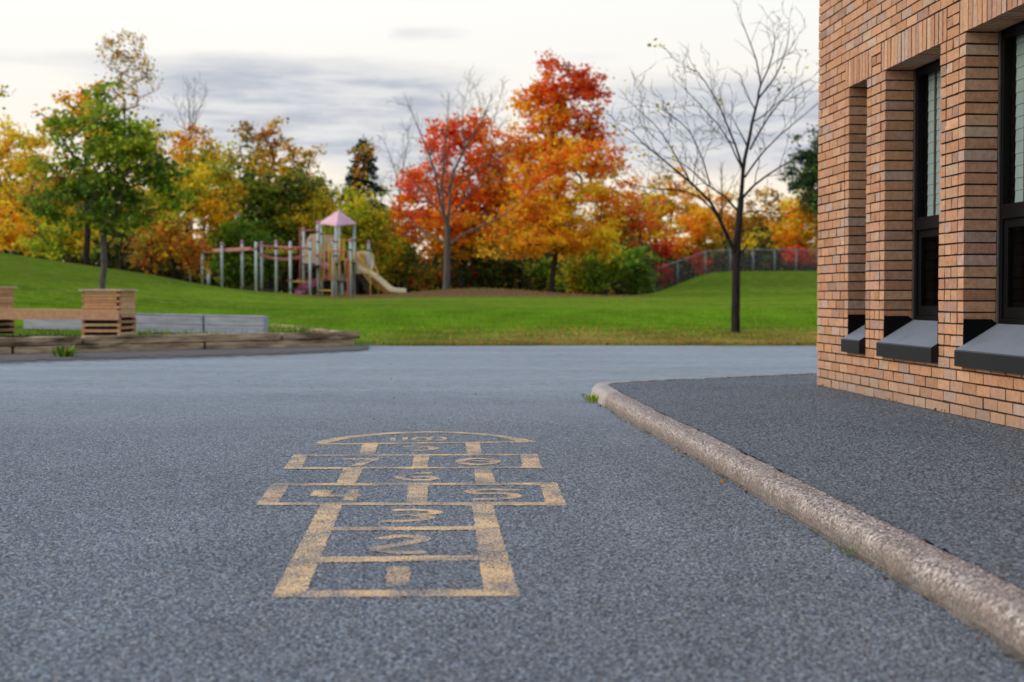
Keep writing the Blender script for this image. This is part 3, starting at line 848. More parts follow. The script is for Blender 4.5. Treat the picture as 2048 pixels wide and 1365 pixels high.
def make_beds():
    def bedbox(px0, px1, ytop0, ytop1, hgt, D0, D1, label, name, cat, legs=False, grp=None):
        a = at(px0, ytop0, D0); b_ = at(px1, ytop1, D1)
        root = empty(name, (a.x, a.y, .20), label, cat, grp)
        o = Vector((a.x, a.y, .20))
        d = Vector((b_.x - a.x, b_.y - a.y, 0)); L = d.length; d.normalize(); nr = Vector((-d.y, d.x, 0))
        up = Vector((0, 0, 1)); dep = .7 if legs else .16
        def bar(name_, s0, s1, w0, w1, z0, z1, mat, sl=0.0):
            m = MB(); vs = []
            for z in (z0, z1):
                for w in (w0, w1):
                    for s_ in (s0, s1):
                        zz = z + (b_.z - a.z) * (s_ / L)
                        p = d * s_ + nr * w; vs.append((p.x, p.y, zz - .20))
            m.add(vs, [(0, 2, 3, 1), (4, 5, 7, 6), (0, 1, 5, 4), (2, 6, 7, 3), (0, 4, 6, 2), (1, 3, 7, 5)])
            return m.build(name_, mat, root, bevel=.005)
        zt_ = a.z; n = 1 if legs else 2
        h = hgt / n
        for k in range(n):
            bar('board', 0, L, 0, .04, zt_ - hgt + k * h + .003, zt_ - hgt + (k + 1) * h - .002, M['greyboard'])
        bar('board', 0, .04, .042, dep, zt_ - hgt, zt_ - .002, M['greyboard']); bar('board', L - .04, L, .042, dep, zt_ - hgt, zt_ - .002, M['greyboard'])
        bar('board', 0, L, dep + .002, dep + .04, zt_ - hgt, zt_ - .002, M['greyboard'])
        if legs:
            bar('top_board', -.01, L + .01, -.01, dep + .05, zt_ + .001, zt_ + .03, M['greyboard'])
            for s_ in (.1, L * .62): bar('leg', s_, s_ + .1, .05, .14, zt_ - hgt - .16, zt_ - hgt - .001, M['timber'])
            for s_ in (.1, L * .62): bar('leg', s_, s_ + .1, dep - .12, dep - .03, zt_ - hgt - .16, zt_ - hgt - .001, M['timber'])
        else:
            bar('soil_fill', .042, L - .042, .042, dep, zt_ - .12, zt_ - .05, M['soil'])
            bar('cap_board', -.01, L + .01, -.012, .06, zt_ + .001, zt_ + .022, M['greyboard'])
            for s_ in (.025, L - .025, L * .5):
                for z in (.08, .23):
                    s = MB(); p = d * s_ + nr * -.004; zz = zt_ - hgt + z - .20 + (b_.z - a.z) * (s_ / L)
                    s.tube([(p.x, p.y, zz), (p.x + nr.x * .006, p.y + nr.y * .006, zz)], .008, 6); s.build('screw_head', M['bark_dark'], root)
    bedbox(262, 405, 629, 632.2, .305, 24.4, 24.2, 'grey board garden bed directly behind the slatted planter', 'garden_bed', 'garden bed', grp='grey garden beds')
    bedbox(408.5, 528, 632.4, 634.5, .305, 24.2, 24.0, 'paler grey garden bed at the open end, nearest the timber corner', 'garden_bed', 'garden bed', grp='grey garden beds')
    bedbox(47, 196, 631, 634.5, .235, 25.0, 24.7, 'low grey board bench on stub legs behind the cedar seat', 'plank_bench', 'bench', legs=True)
make_beds()


# ------------------------------------------------------------------ foliage tools
def leaf_mesh(name, cen, cols, size, rng, mat, parent, flat_=.35, lift=None):
    """a bent leaf (two triangles folded along the midrib) at every centre"""
    n = len(cen)
    ax = rng.normal(0, 1, (n, 3)); ax[:, 2] *= flat_; ax /= np.linalg.norm(ax, axis=1)[:, None] + 1e-9
    r2 = rng.normal(0, 1, (n, 3)); sd = np.cross(ax, r2); sd /= np.linalg.norm(sd, axis=1)[:, None] + 1e-9
    nm = np.cross(ax, sd)
    s = size * rng.uniform(.6, 1.3, n)[:, None]
    v = np.empty((n, 4, 3))
    v[:, 0] = cen - ax * s * .55; v[:, 2] = cen + ax * s * .55
    v[:, 1] = cen + sd * s * .45 + nm * s * .12; v[:, 3] = cen - sd * s * .45 + nm * s * .12
    c = np.repeat(cols[:, None, :], 4, 1).reshape(-1, 3)
    return np_mesh(name, v.reshape(-1, 3), np.arange(n * 4).reshape(-1, 4), mat, c, parent)

PAL = {
    'green': [(.10, .165, .018), (.13, .19, .02), (.07, .12, .016), (.18, .21, .02)],
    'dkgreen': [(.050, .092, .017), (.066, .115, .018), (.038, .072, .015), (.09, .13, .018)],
    'bright': [(.12, .24, .022), (.15, .27, .024), (.09, .19, .018)],
    'ygreen': [(.30, .33, .02), (.22, .28, .02), (.38, .36, .022), (.16, .22, .018)],
    'yellow': [(.58, .42, .02), (.62, .44, .024), (.48, .38, .022), (.42, .35, .024)],
    'gold': [(.62, .34, .016), (.64, .38, .018), (.58, .28, .014), (.50, .34, .02)],
    'orange': [(.62, .20, .012), (.55, .15, .012), (.66, .26, .014), (.48, .12, .014)],
    'rust': [(.34, .12, .022), (.28, .10, .022), (.40, .16, .025), (.22, .085, .022)],
    'red': [(.56, .085, .018), (.50, .06, .018), (.60, .12, .018), (.42, .045, .018)],
    'crimson': [(.42, .03, .02), (.34, .026, .02), (.48, .045, .022)],
    'olive': [(.23, .19, .026), (.29, .21, .026), (.17, .16, .022), (.36, .24, .028)],
    'brown': [(.10, .06, .026), (.13, .075, .028), (.075, .05, .025)],
    'dark': [(.030, .040, .014), (.045, .045, .016), (.035, .028, .014), (.055, .06, .016)],  # leaf tones darkened to carry the shade low in the wood
    'spruce': [(.022, .045, .032), (.018, .036, .028), (.03, .055, .035)],
}
def pick(rng, mix_, n):
    """colours from a mix like 'green:3 yellow:1'"""
    names = []; w = []
    for p in mix_.split():
        k, q = (p.split(':') + ['1'])[:2]; names.append(k); w.append(float(q))
    w = np.array(w) / sum(w)
    idx = rng.choice(len(names), n, p=w)
    out = np.empty((n, 3))
    for i, k in enumerate(names):
        s = np.where(idx == i)[0]; P = np.array(PAL[k])
        out[s] = P[rng.integers(0, len(P), len(s))]
    return out

def skeleton(rng, base, top, nodes, r0, rmin=.012):
    """branches: every clump joins the nearest wood already grown that lies below or inside it"""
    base = np.array(base); top = np.array(top)
    K = 9; tr = np.array([base + (top - base) * u for u in np.linspace(0, 1, K)])
    tr[1:-1, :2] += rng.normal(0, .02 * np.linalg.norm(top - base) / 3, (K - 2, 2))
    pos = list(tr); par = [-1] + list(range(K - 1))
    start = max(2, int(K * .35))
    order = np.argsort([np.linalg.norm(p - top * .5 - base * .5) for p in nodes])
    for o in order:
        p = nodes[o]; A = np.array(pos[start:])
        d = np.linalg.norm(A - p, axis=1) + np.maximum(0, A[:, 2] - p[2]) * 1.4
        j = int(np.argmin(d)) + start
        q = pos[j]; L = np.linalg.norm(p - q)
        n = 2 if L > .5 else 1
        last = j
        for i in range(1, n + 1):
            u = i / n; m = q + (p - q) * u
            if i < n: m = m + rng.normal(0, .07 * L, 3) + np.array([0, 0, .08 * L])
            pos.append(m); par.append(last); last = len(pos) - 1
    w = np.zeros(len(pos)); ch = [[] for _ in pos]
    for i, p_ in enumerate(par):
        if p_ >= 0: ch[p_].append(i)
    for i in range(len(pos) - 1, -1, -1):
        w[i] = max(1.0, sum(w[c] for c in ch[i]))
    # children can have smaller indices only on the trunk, which is a chain, so one sweep is enough
    rad = np.maximum(rmin, r0 * (w / w[0]) ** .5)
    return pos, par, rad, ch
def limbs(mb, pos, par, rad, ch, sides=6):
    done = set()
    for i in range(len(pos)):
        for c in ch[i]:
            if c in done: continue
            chain = [i, c]; done.add(c)
            while ch[chain[-1]]:
                nx = max(ch[chain[-1]], key=lambda k: rad[k])
                if nx in done: break
                chain.append(nx); done.add(nx)
            rr = [min(rad[k], rad[chain[1]] * 1.05) for k in chain] if i else [rad[k] for k in chain]
            mb.tube([pos[k] for k in chain], rr, sides if rad[chain[1]] > .03 else 4, cap=False)

def tree(name, label, cat, x, D, blobs, mix_, dens=1.0, leaf=.15, clump=.42, trunk_r=.14, seed=0, base_y=None, group=None, bark='bark', leaf_mat='leaf', top=None, hollow=.55, sparse=1.0, base_x=None, twigs=0):
    """x, D: foot of the trunk (photo column, metres away); blobs: (px, py, rx, ry[, mix]) outlines of the crown at that distance"""
    rng = np.random.default_rng(1000 + seed)
    if D > 60: dens *= 1.45; hollow = min(hollow, .3); sparse = min(1, sparse * 1.1)
    X = (x - 1024) * D / FPX
    foot = Vector((X, D, tz(X, D) - .06))
    k = D / FPX
    cen = []; cols = []; nodes = []
    for bl in blobs:
        c = np.array(at(bl[0], bl[1], D)); rx, rz = bl[2] * k, bl[3] * k; ry = rx * .9
        mx_ = bl[4] if len(bl) > 4 else mix_
        vol = 4.19 * rx * ry * rz
        nc = max(8, int(dens * vol / (clump ** 3) * .30))
        u = rng.normal(0, 1, (nc, 3)); u /= np.linalg.norm(u, axis=1)[:, None]
        u *= (hollow + (1 - hollow) * rng.uniform(0, 1, (nc, 1)) ** .7) * rng.uniform(.80, 1.10, (nc, 1))
        un = u / (np.linalg.norm(u, axis=1)[:, None] + 1e-9); lob = np.zeros(nc)
        for _ in range(5):
            kv = rng.normal(0, 1, 3); kv *= rng.uniform(2.5, 5.5) / np.linalg.norm(kv); lob += np.cos(un @ kv + rng.uniform(0, 6.28))
        u = u * (1 + .15 * lob)[:, None]
        spr = rng.uniform(0, 1, nc) < .10; u[spr] *= rng.uniform(1.08, 1.32, (spr.sum(), 1))
        p = c + u * np.array([rx, ry, rz])
        few = np.where(spr, .35, 1.0)[p[:, 2] > foot.z + .25]
        p = p[p[:, 2] > foot.z + .25]
        nodes.append(p)
        per = int(40 * sparse * (clump / .42) ** 2 * (.15 / leaf) ** 2)
        for q, fw_ in zip(p, few):
            n = max(3, int(per * fw_ * rng.uniform(.4, 1.6)))
            o = rng.normal(0, 1, (n, 3)) * np.array([1, 1, .62]) * clump * rng.uniform(.35, .65)
            cen.append(q + o)
            tone = pick(rng, mx_, 1)
            cc = np.where(rng.uniform(0, 1, (n, 1)) < .62, tone, pick(rng, mx_, n)) * rng.uniform(.75, 1.2, (n, 1))
            cols.append(cc)
    nodes = np.concatenate(nodes); cen = np.concatenate(cen); cols = np.concatenate(cols)
    if len(nodes) > 170: nodes = nodes[rng.choice(len(nodes), 170, replace=False)]
    tp = np.array(top if top is not None else (nodes[:, 0].mean() * .6 + X * .4, D, foot.z + (nodes[:, 2].max() - foot.z) * .72))
    pos, par, rad, ch = skeleton(rng, foot, tp, nodes, trunk_r)
    root = empty(name, foot, label, cat, group)
    o = np.array(foot)
    mb = MB(); limbs(mb, [p - o for p in pos], par, rad, ch)
    mb.build('trunk', M[bark], root, smooth=True)
    leaf_mesh('crown', cen - o, cols, leaf, rng, M[leaf_mat], root)
    return root

TW = [.005]
def grow(mb, rng, p, d, L, r, lev, tips, bend=.12, up=.05):
    n = max(3, int(L / (.28 if lev < 2 else .2))); seg = L / n
    pts = [p.copy()]; rr = [r]; dirs = []
    for i in range(n):
        d = (d + Vector(rng.normal(0, bend, 3)) + Vector((0, 0, up))).normalized()
        p = p + d * seg; pts.append(p.copy()); rr.append(r * (1 - .72 * (i + 1) / n)); dirs.append(d.copy())
    mb.tube(pts, rr, 6 if r > .03 else (4 if r > .012 else 3), cap=False)
    if lev <= 0: tips.append(p.copy()); return
    side(mb, rng, pts, rr, lev, tips, L, bend, up)
def side(mb, rng, pts, rr, lev, tips, L, bend=.12, up=.05, start=.14, gap=None):
    n = len(pts) - 1; q = rng.uniform(0, 6.28)
    acc = 0; gap = gap or {3: .26, 2: .16, 1: .11}.get(lev, .3)
    for i in range(1, n + 1):
        acc += (pts[i] - pts[i - 1]).length
        if i / n < start or acc < gap: continue
        acc = 0; q += 2.4 + rng.uniform(-.5, .5)
        d = (pts[i] - pts[i - 1]).normalized(); a = d.orthogonal().normalized(); b = d.cross(a)
        ang = rng.uniform(.55, .95)
        nd = d * math.cos(ang) + (a * math.cos(q) + b * math.sin(q)) * math.sin(ang)
        nd.z += .15
        l = L * rng.uniform(.28, .5) * (1.15 - .5 * i / n)
        grow(mb, rng, pts[i], nd.normalized(), max(l, .25), max(rr[i] * .5, TW[0]), lev - 1, tips, bend * 1.1, up)

def bare_tree(name, label, D, foot_px, limbs_px, trunk_r, seed, leaves=None, bark='bark', lev=2, group=None):
    """limbs_px: photo polylines with radius in metres at start and a depth drift in metres"""
    rng = np.random.default_rng(seed)
    X = (foot_px - 1024) * D / FPX; foot = Vector((X, D, tz(X, D) - .05))
    root = empty(name, foot, label, 'tree', group); TW[0] = .0036 + .00009 * D
    mb = MB(); tips = []
    for (pl, r0, r1, drift, lv) in limbs_px:
        if lv == 2: lv = lev
        if lv: r0 *= .84; r1 *= .7
        m = len(pl); pts = []
        for i, (x, y) in enumerate(pl):
            p = at(x, y, D + drift * (i / (m - 1)) ** 1.0)
            if y > 9000: p = foot.copy()
            pts.append(p - foot)
        pts = smooth_curve(pts, .22)
        for i in range(1, len(pts) - 1): pts[i] = pts[i] + Vector(rng.normal(0, .004 + (.3 * r1 if lv else 0), 3))
        n = len(pts); rr = [r0 + (r1 - r0) * (i / (n - 1)) for i in range(n)]
        mb.tube(pts, rr, 10 if r0 > .05 else 6, cap=False)
        if lv > 0:
            L = sum((pts[i + 1] - pts[i]).length for i in range(n - 1))
            side(mb, rng, pts, rr, lv, tips, min(L, 2.6), .14, .05, .22)
            grow(mb, rng, pts[-1], (pts[-1] - pts[-2]).normalized(), .35, r1, 1, tips)
    mb.build('trunk', M[bark], root, smooth=True)
    if leaves and tips:
        k = rng.choice(len(tips), min(len(tips), leaves[0]), replace=False)
        c = np.array([tips[i] for i in k]); c = np.repeat(c, leaves[1], 0) + rng.normal(0, .09, (len(k) * leaves[1], 3))
        leaf_mesh('leaves', c, pick(rng, leaves[2], len(c)), .09, rng, M['leaf'], root)
    return root


# ------------------------------------------------------------------ the two leafless trees in front
FT = 99999
bare_tree('bare_tree', 'young leafless tree standing on the lawn beside the brick wall', 29.3, 1471, [
    ([(1471, FT), (1472, 600), (1473, 520), (1476, 470), (1479, 430), (1482, 395)], .095, .062, .0, 0),
    ([(1482, 395), (1487, 340), (1500, 270), (1515, 200), (1522, 170), (1545, 110), (1549, 80)], .058, .012, .3, 2),
    ([(1522, 172), (1512, 120), (1490, 60), (1476, 22)], .024, .007, -.3, 1),
    ([(1515, 200), (1552, 150), (1575, 90), (1578, 50)], .026, .007, .8, 2),
    ([(1487, 345), (1470, 290), (1440, 215), (1410, 165), (1385, 130)], .034, .009, -.9, 2),
    ([(1487, 345), (1450, 270), (1405, 215), (1360, 170)], .026, .007, .9, 2),
    ([(1500, 300), (1540, 230), (1585, 180), (1620, 160)], .028, .007, -.6, 2),
    ([(1490, 355), (1530, 300), (1590, 245), (1640, 205)], .026, .008, .8, 2),
    ([(1482, 400), (1510, 370), (1560, 335), (1630, 295)], .036, .008, -.5, 2),
    ([(1474, 512), (1455, 475), (1437, 435), (1420, 405), (1385, 370), (1340, 330), (1290, 290), (1250, 255)], .055, .009, -.9, 2),
    ([(1437, 437), (1400, 395), (1340, 380), (1285, 375), (1235, 360)], .024, .007, .4, 2),
    ([(1385, 372), (1350, 310), (1310, 250), (1270, 215), (1262, 205)], .022, .006, .9, 2),
    ([(1478, 425), (1450, 395), (1410, 365), (1370, 330), (1320, 310)], .032, .007, 1.2, 2),
    ([(1420, 372), (1405, 320), (1380, 265), (1340, 230), (1300, 205)], .022, .006, -.8, 2),
    ([(1479, 430), (1520, 422), (1570, 430), (1612, 410)], .020, .006, .6, 2),
    ([(1474, 508), (1483, 505), (1492, 495), (1494, 488)], .026, .014, -.1, 0),
], .1, 77, lev=3, leaves=(22, 3, 'yellow:1 olive:2'), bark='bark')

bare_tree('bare_tree', 'leafless grey tree before the red maple, its limbs spreading wide', 67.5, 893, [
    ([(893, FT), (894, 540), (895, 480), (895, 450)], .19, .13, 0, 0),
    ([(895, 452), (900, 400), (905, 350), (935, 290), (965, 240), (985, 190)], .11, .02, .8, 3),
    ([(895, 455), (880, 400), (868, 340), (850, 290), (830, 240), (815, 205)], .09, .018, -1.2, 3),
    ([(890, 440), (885, 370), (890, 300), (895, 240), (897, 200)], .07, .015, 2.0, 3),
    ([(898, 490), (930, 468), (980, 445), (1030, 415), (1060, 380)], .075, .015, -1.5, 3),
    ([(892, 488), (860, 470), (825, 450), (800, 445)], .06, .013, 1.0, 3),
    ([(905, 380), (945, 345), (990, 320), (1030, 300)], .05, .014, -1.8, 3),
    ([(885, 430), (850, 390), (815, 350), (790, 330)], .05, .013, 1.4, 3),
    ([(903, 430), (940, 390), (985, 360), (1020, 335)], .05, .013, 1.9, 3),
    ([(930, 300), (925, 250), (930, 200), (940, 165)], .036, .01, -1.0, 2),
], .2, 31, bark='bark_pale', lev=3)


# ------------------------------------------------------------------ leafy trees
GT = 'autumn trees edging the schoolyard'
GS = 'shrubs edging the schoolyard'
tree('maple_tree', 'rounded green maple on the grassy slope behind the planter bench', 'tree', 206, 46, [
    (200, 215, 50, 48, 'green:3 ygreen:1.5'), (135, 265, 48, 46, 'green:2 ygreen:1 olive:.5'), (235, 300, 78, 62, 'green:3 ygreen:1.4'), (135, 350, 68, 50, 'green:3 rust:.4 red:.15 ygreen:1 olive:.6'), (285, 290, 48, 46, 'green:2 ygreen:1.5'),
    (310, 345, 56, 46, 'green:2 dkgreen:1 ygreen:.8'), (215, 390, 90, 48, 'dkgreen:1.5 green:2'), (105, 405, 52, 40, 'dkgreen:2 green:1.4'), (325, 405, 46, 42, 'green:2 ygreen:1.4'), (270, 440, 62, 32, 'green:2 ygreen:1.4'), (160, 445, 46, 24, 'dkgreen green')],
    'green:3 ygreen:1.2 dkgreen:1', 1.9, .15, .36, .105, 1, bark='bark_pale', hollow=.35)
tree('poplar_tree', 'tall thin poplar with sparse bronze leaves rising above the green maple', 'tree', 243, 74, [
    (250, 110, 56, 48), (215, 95, 34, 28), (295, 140, 40, 44), (262, 180, 46, 46), (245, 225, 34, 44), (245, 75, 30, 22)], 'olive:3 gold:1.5 rust:1', .85, .14, .40, .07, 2, hollow=.1, sparse=.2, group=GT, bark='bark')
tree('maple_tree', 'orange topped tree peeking over the crown of the green maple', 'tree', 175, 62, [
    (170, 205, 50, 40), (120, 240, 40, 40, 'gold olive'), (200, 270, 60, 50, 'gold:2 ygreen')], 'orange:2 gold:2', .9, .18, .45, .14, 3, group=GT)
tree('birch_tree', 'thin orange leaved birch with bare grey stems at the far end of the hill', 'tree', 25, 68, [
    (20, 290, 52, 48), (70, 340, 50, 60), (-20, 350, 60, 70), (30, 400, 65, 60), (95, 290, 34, 40)], 'gold:3 yellow:2 olive:1', .7, .17, .45, .12, 4, hollow=.2, sparse=.75, group=GT, bark='bark_pale')
tree('linden_tree', 'green branch tips of a tree standing mostly outside the picture', 'tree', -75, 52, [
    (-25, 190, 40, 60), (-50, 250, 50, 60)], 'olive:2 green:1 gold:.6', .9, .16, .4, .15, 5, group=GT)
tree('sumac_shrub', 'orange shrub at the foot of the hill thicket, far end', 'shrub', 12, 64, [
    (10, 455, 45, 55), (45, 480, 34, 36, 'gold:2 orange')], 'gold:3 orange:2 yellow:1', 1.1, .17, .42, .07, 6, group=GS)
tree('dogwood_shrub', 'yellow green shrub under the low boughs of the green maple', 'shrub', 110, 63, [
    (110, 490, 60, 40), (160, 470, 45, 40, 'ygreen gold'), (70, 500, 40, 30)], 'ygreen:3 yellow:1 green:1', 1.1, .17, .42, .07, 7, group=GS)
tree('hawthorn_shrub', 'rust brown shrub between the green maple and the play structure', 'shrub', 350, 70, [
    (345, 470, 52, 55), (300, 500, 50, 48, 'rust:2 olive'), (385, 500, 45, 50)], 'rust:2 orange:1 gold:1 olive:1', 1.0, .18, .44, .08, 8, group=GS)
tree('aspen_tree', 'tall golden aspen crowned by bare twigs behind the green maple', 'tree', 375, 73, [
    (375, 290, 38, 55, 'orange:1 gold:2 rust'), (385, 370, 58, 70, 'yellow:2 ygreen:2 gold'), (415, 420, 52, 60, 'gold orange ygreen'), (345, 400, 48, 60, 'ygreen gold')], 'yellow:3 gold:2 ygreen:2', .9, .18, .45, .13, 9, hollow=.25, group=GT)
tree('ash_tree', 'yellow green ash with orange patches left of the dark vine covered trees', 'tree', 440, 77, [
    (425, 360, 48, 60), (455, 400, 44, 58, 'gold:1 olive:2'), (410, 300, 34, 45, 'olive:2 gold rust')], 'ygreen:3 yellow:1 gold:1 olive:1', .9, .18, .45, .12, 10, hollow=.25, group=GT)
tree('willow_tree', 'dark green vine draped tree behind the climbing bars', 'tree', 540, 80, [
    (520, 390, 80, 52), (600, 390, 58, 56, 'dkgreen:2 olive'), (470, 380, 52, 46), (560, 450, 75, 52), (610, 460, 45, 60)], 'dkgreen:2 green:2 olive:1 ygreen:.5', 1.1, .19, .48, .18, 11, hollow=.3, group=GT)
tree('poplar_tree', 'narrow bronze poplar, shortest spire over the dark vine draped tree', 'tree', 497, 83, [
    (495, 270, 30, 38), (500, 320, 34, 45, 'olive:2 green:1')], 'rust:2 olive:2', .9, .18, .42, .1, 12, hollow=.2, sparse=.8, group=GT)
tree('poplar_tree', 'narrow bronze poplar, tallest spire over the dark vine draped tree', 'tree', 540, 82, [
    (538, 262, 32, 36), (545, 310, 34, 50), (525, 350, 38, 40, 'olive gold')], 'rust:2 olive:2 gold:1', .9, .18, .42, .11, 13, hollow=.2, sparse=.8, group=GT)
tree('poplar_tree', 'loose olive and gold poplar leaning beside the play tower', 'tree', 600, 81, [
    (602, 320, 36, 46), (570, 345, 30, 40, 'gold olive'), (612, 370, 34, 45, 'gold:2 olive')], 'gold:2 olive:2 rust:1', .9, .18, .42, .11, 14, hollow=.2, sparse=.85, group=GT)
tree('privet_shrub', 'large bright green shrub right behind the climbing posts', 'shrub', 480, 75, [
    (480, 470, 52, 42), (450, 500, 50, 46), (520, 505, 46, 50), (490, 535, 75, 34, 'dkgreen green')], 'green:2 bright:2 dkgreen:1', 1.2, .17, .42, .09, 15, group=GS)
tree('elm_tree', 'yellow elm with hanging sprays left of the pink roof', 'tree', 640, 79, [
    (640, 430, 46, 62), (600, 450, 42, 55, 'gold ygreen olive'), (660, 480, 44, 60, 'ygreen:2 olive')], 'yellow:2 gold:1 ygreen:1 olive:1', 1.0, .18, .44, .12, 16, hollow=.25, group=GT)
tree('locust_tree', 'bright yellow green tree behind the pink tower roof', 'tree', 715, 76, [
    (710, 420, 42, 44), (735, 455, 42, 58), (690, 470, 50, 50, 'ygreen:2 yellow'), (750, 500, 40, 50, 'ygreen gold olive')], 'yellow:2 ygreen:3', 1.1, .17, .42, .11, 17, hollow=.25, group=GT)
tree('buckthorn_shrub', 'dim olive shrub behind the slide exit', 'shrub', 790, 78, [
    (780, 520, 48, 55), (820, 540, 40, 46, 'dkgreen olive')], 'ygreen:2 olive:2 dkgreen:1 gold:1', 1.0, .18, .44, .08, 18, group=GS)
tree('dogwood_shrub', 'low mixed red and green shrub behind the leafless grey tree', 'shrub', 865, 77, [
    (860, 560, 52, 32), (920, 555, 45, 34, 'dkgreen crimson:.4'), (960, 540, 45, 42, 'dkgreen dark')], 'olive:2 green:1 rust:1 crimson:.4', 1.1, .18, .42, .07, 19, group=GS)
tree('maple_tree', 'round crimson and orange maple behind the leafless grey tree', 'tree', 925, 76, [
    (925, 265, 50, 40, 'red:4 orange:1'), (885, 305, 50, 48, 'red:3 orange:1'), (965, 310, 50, 56, 'red:2 orange:2'), (850, 365, 50, 48, 'red:3 orange:2'), (915, 380, 80, 58, 'orange:2 red:2'), (985, 380, 60, 62, 'orange:2 red:1 rust:1 gold:1'), (965, 255, 38, 34, 'red:2 orange:2'), (882, 262, 38, 34, 'red:3 orange:1'), (1000, 320, 44, 50, 'orange:2 red:1 gold:1'), (1015, 390, 52, 56, 'orange:2 gold:1 rust:1'), (1010, 450, 56, 46, 'orange:1 gold:2'), (812, 440, 40, 40, 'red:2 orange:2'), (830, 420, 46, 42, 'red:2 orange:3'), (900, 440, 90, 46, 'orange:3 red:1 gold:1'), (975, 455, 70, 46, 'orange:2 gold:3'), (850, 465, 66, 34, 'orange:2 gold:2 red'), (900, 490, 80, 34, 'gold:3 orange:2 olive')],
    'red:2 orange:2', .8, .18, .46, .19, 20, hollow=.3)
tree('maple_tree', 'tallest maple, scarlet at the crown and orange lower down', 'tree', 1130, 79, [
    (1108, 122, 36, 28, 'red:3 crimson:1 rust:1'), (1160, 160, 48, 40, 'red:4 crimson:1 orange:1'), (1120, 175, 56, 44, 'red:3 orange:2'), (1085, 185, 48, 46, 'red:2 orange:2 gold:1'), (1185, 190, 36, 30, 'red:3 rust:1'), (1165, 230, 56, 46, 'red:3 rust:1 orange:1'), (1105, 240, 66, 52, 'red:2 orange:3 gold:2'), (1062, 220, 38, 48, 'gold:3 orange:2'), (1040, 300, 40, 44, 'gold:2 orange:2 olive'), (1195, 285, 48, 50, 'red:2 rust:1 orange:2'), (1060, 310, 62, 60, 'orange:2 red:1 gold:1'), (1130, 300, 70, 60, 'orange:2 red:1 gold:2'), (1205, 350, 44, 46, 'rust orange:2 gold'), (1050, 380, 60, 60, 'orange:2 gold:2')],
    'red:2 orange:2', .8, .18, .46, .20, 21, hollow=.2)
tree('maple_tree', 'golden orange maple with skirted crown in front of the tallest scarlet maple', 'tree', 1103, 69.5, [
    (1140, 320, 60, 46, 'gold:2 orange:2 red:.8'), (1200, 320, 44, 46, 'gold:1 orange:2 red:1'), (1085, 360, 66, 52, 'gold:2 red:.6 orange:2'), (1180, 385, 68, 48, 'gold:3 orange:1 yellow:1'), (1115, 420, 70, 44, 'gold:3 ygreen:.6 orange:1'), (1225, 400, 36, 36, 'gold:2 orange:2'), (1045, 440, 70, 46, 'orange:2 gold:2'), (1110, 480, 120, 28, 'gold:3 orange:1'), (1010, 492, 60, 24, 'gold:2 orange olive'), (1195, 465, 62, 32, 'gold:3 yellow:1'), (1215, 500, 40, 20, 'gold:2 ygreen')],
    'gold:3 orange:1 yellow:1', .75, .16, .42, .15, 22, hollow=.3, bark='bark')
tree('sumac_tree', 'small red orange tree at the edge of the golden maple skirt', 'tree', 1245, 80, [
    (1235, 420, 42, 40), (1250, 460, 48, 44, 'rust:2 red orange'), (1215, 450, 40, 50, 'gold olive orange')], 'orange:2 gold:1 red:1', 1.0, .19, .45, .09, 23, group=GT)
tree('privet_shrub', 'yellow green shrub under the golden maple, brushing the lawn', 'shrub', 1195, 73, [
    (1195, 545, 52, 46), (1160, 560, 42, 36, 'ygreen green'), (1225, 520, 40, 46), (1150, 540, 40, 40, 'olive gold green')], 'ygreen:2 green:2 bright:1', 1.2, .17, .42, .07, 24, group=GS)
tree('lilac_shrub', 'dense deep green shrub at the low end of the chain link fence', 'shrub', 1270, 74, [
    (1270, 545, 40, 46), (1290, 560, 28, 32), (1262, 515, 32, 26, 'bright green')], 'green:2 dkgreen:3', 1.4, .16, .40, .08, 25, group=GS)
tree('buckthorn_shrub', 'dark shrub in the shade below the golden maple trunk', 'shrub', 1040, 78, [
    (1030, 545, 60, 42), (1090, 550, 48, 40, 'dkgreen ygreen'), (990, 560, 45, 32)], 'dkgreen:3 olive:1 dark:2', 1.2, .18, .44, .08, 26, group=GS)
tree('aspen_tree', 'yellow aspen with slim dark trunk beyond the low end of the fence', 'tree', 1310, 98, [
    (1300, 420, 42, 50), (1340, 400, 42, 58, 'gold:2 olive orange'), (1320, 460, 44, 40, 'yellow gold olive'), (1290, 470, 36, 44, 'rust red gold')], 'yellow:2 gold:2 olive:1', .9, .22, .5, .11, 27, hollow=.25, group=GT)
tree('aspen_tree', 'bushy orange aspen leaning over the sloping fence rail', 'tree', 1375, 96, [
    (1365, 480, 40, 32), (1400, 455, 40, 44, 'gold orange'), (1350, 500, 30, 26), (1425, 480, 36, 36, 'gold olive')], 'orange:2 gold:3', 1.0, .21, .48, .09, 28, group=GT)
tree('aspen_tree', 'slender half bare orange aspen seen through the young leafless tree', 'tree', 1445, 101, [
    (1445, 400, 28, 46), (1440, 450, 38, 40, 'orange gold'), (1480, 450, 34, 48, 'olive gold rust')], 'orange:2 gold:2', .7, .21, .45, .09, 29, hollow=.15, sparse=.7, group=GT)
tree('aspen_tree', 'sparse bronze aspen between the young leafless tree and the wall', 'tree', 1535, 102, [
    (1535, 395, 38, 38), (1520, 440, 44, 42, 'rust olive'), (1555, 450, 34, 40, 'rust gold')], 'rust:1 gold:2 olive:1', .55, .21, .45, .1, 30, hollow=.15, sparse=.6, group=GT)
tree('aspen_tree', 'full yellow and orange aspen close to the corner of the wall', 'tree', 1610, 97, [
    (1600, 445, 46, 44), (1625, 420, 46, 36, 'yellow gold'), (1570, 475, 36, 34, 'orange gold'), (1640, 475, 50, 36)], 'gold:2 orange:1 yellow:2', 1.1, .21, .48, .11, 31, group=GT)
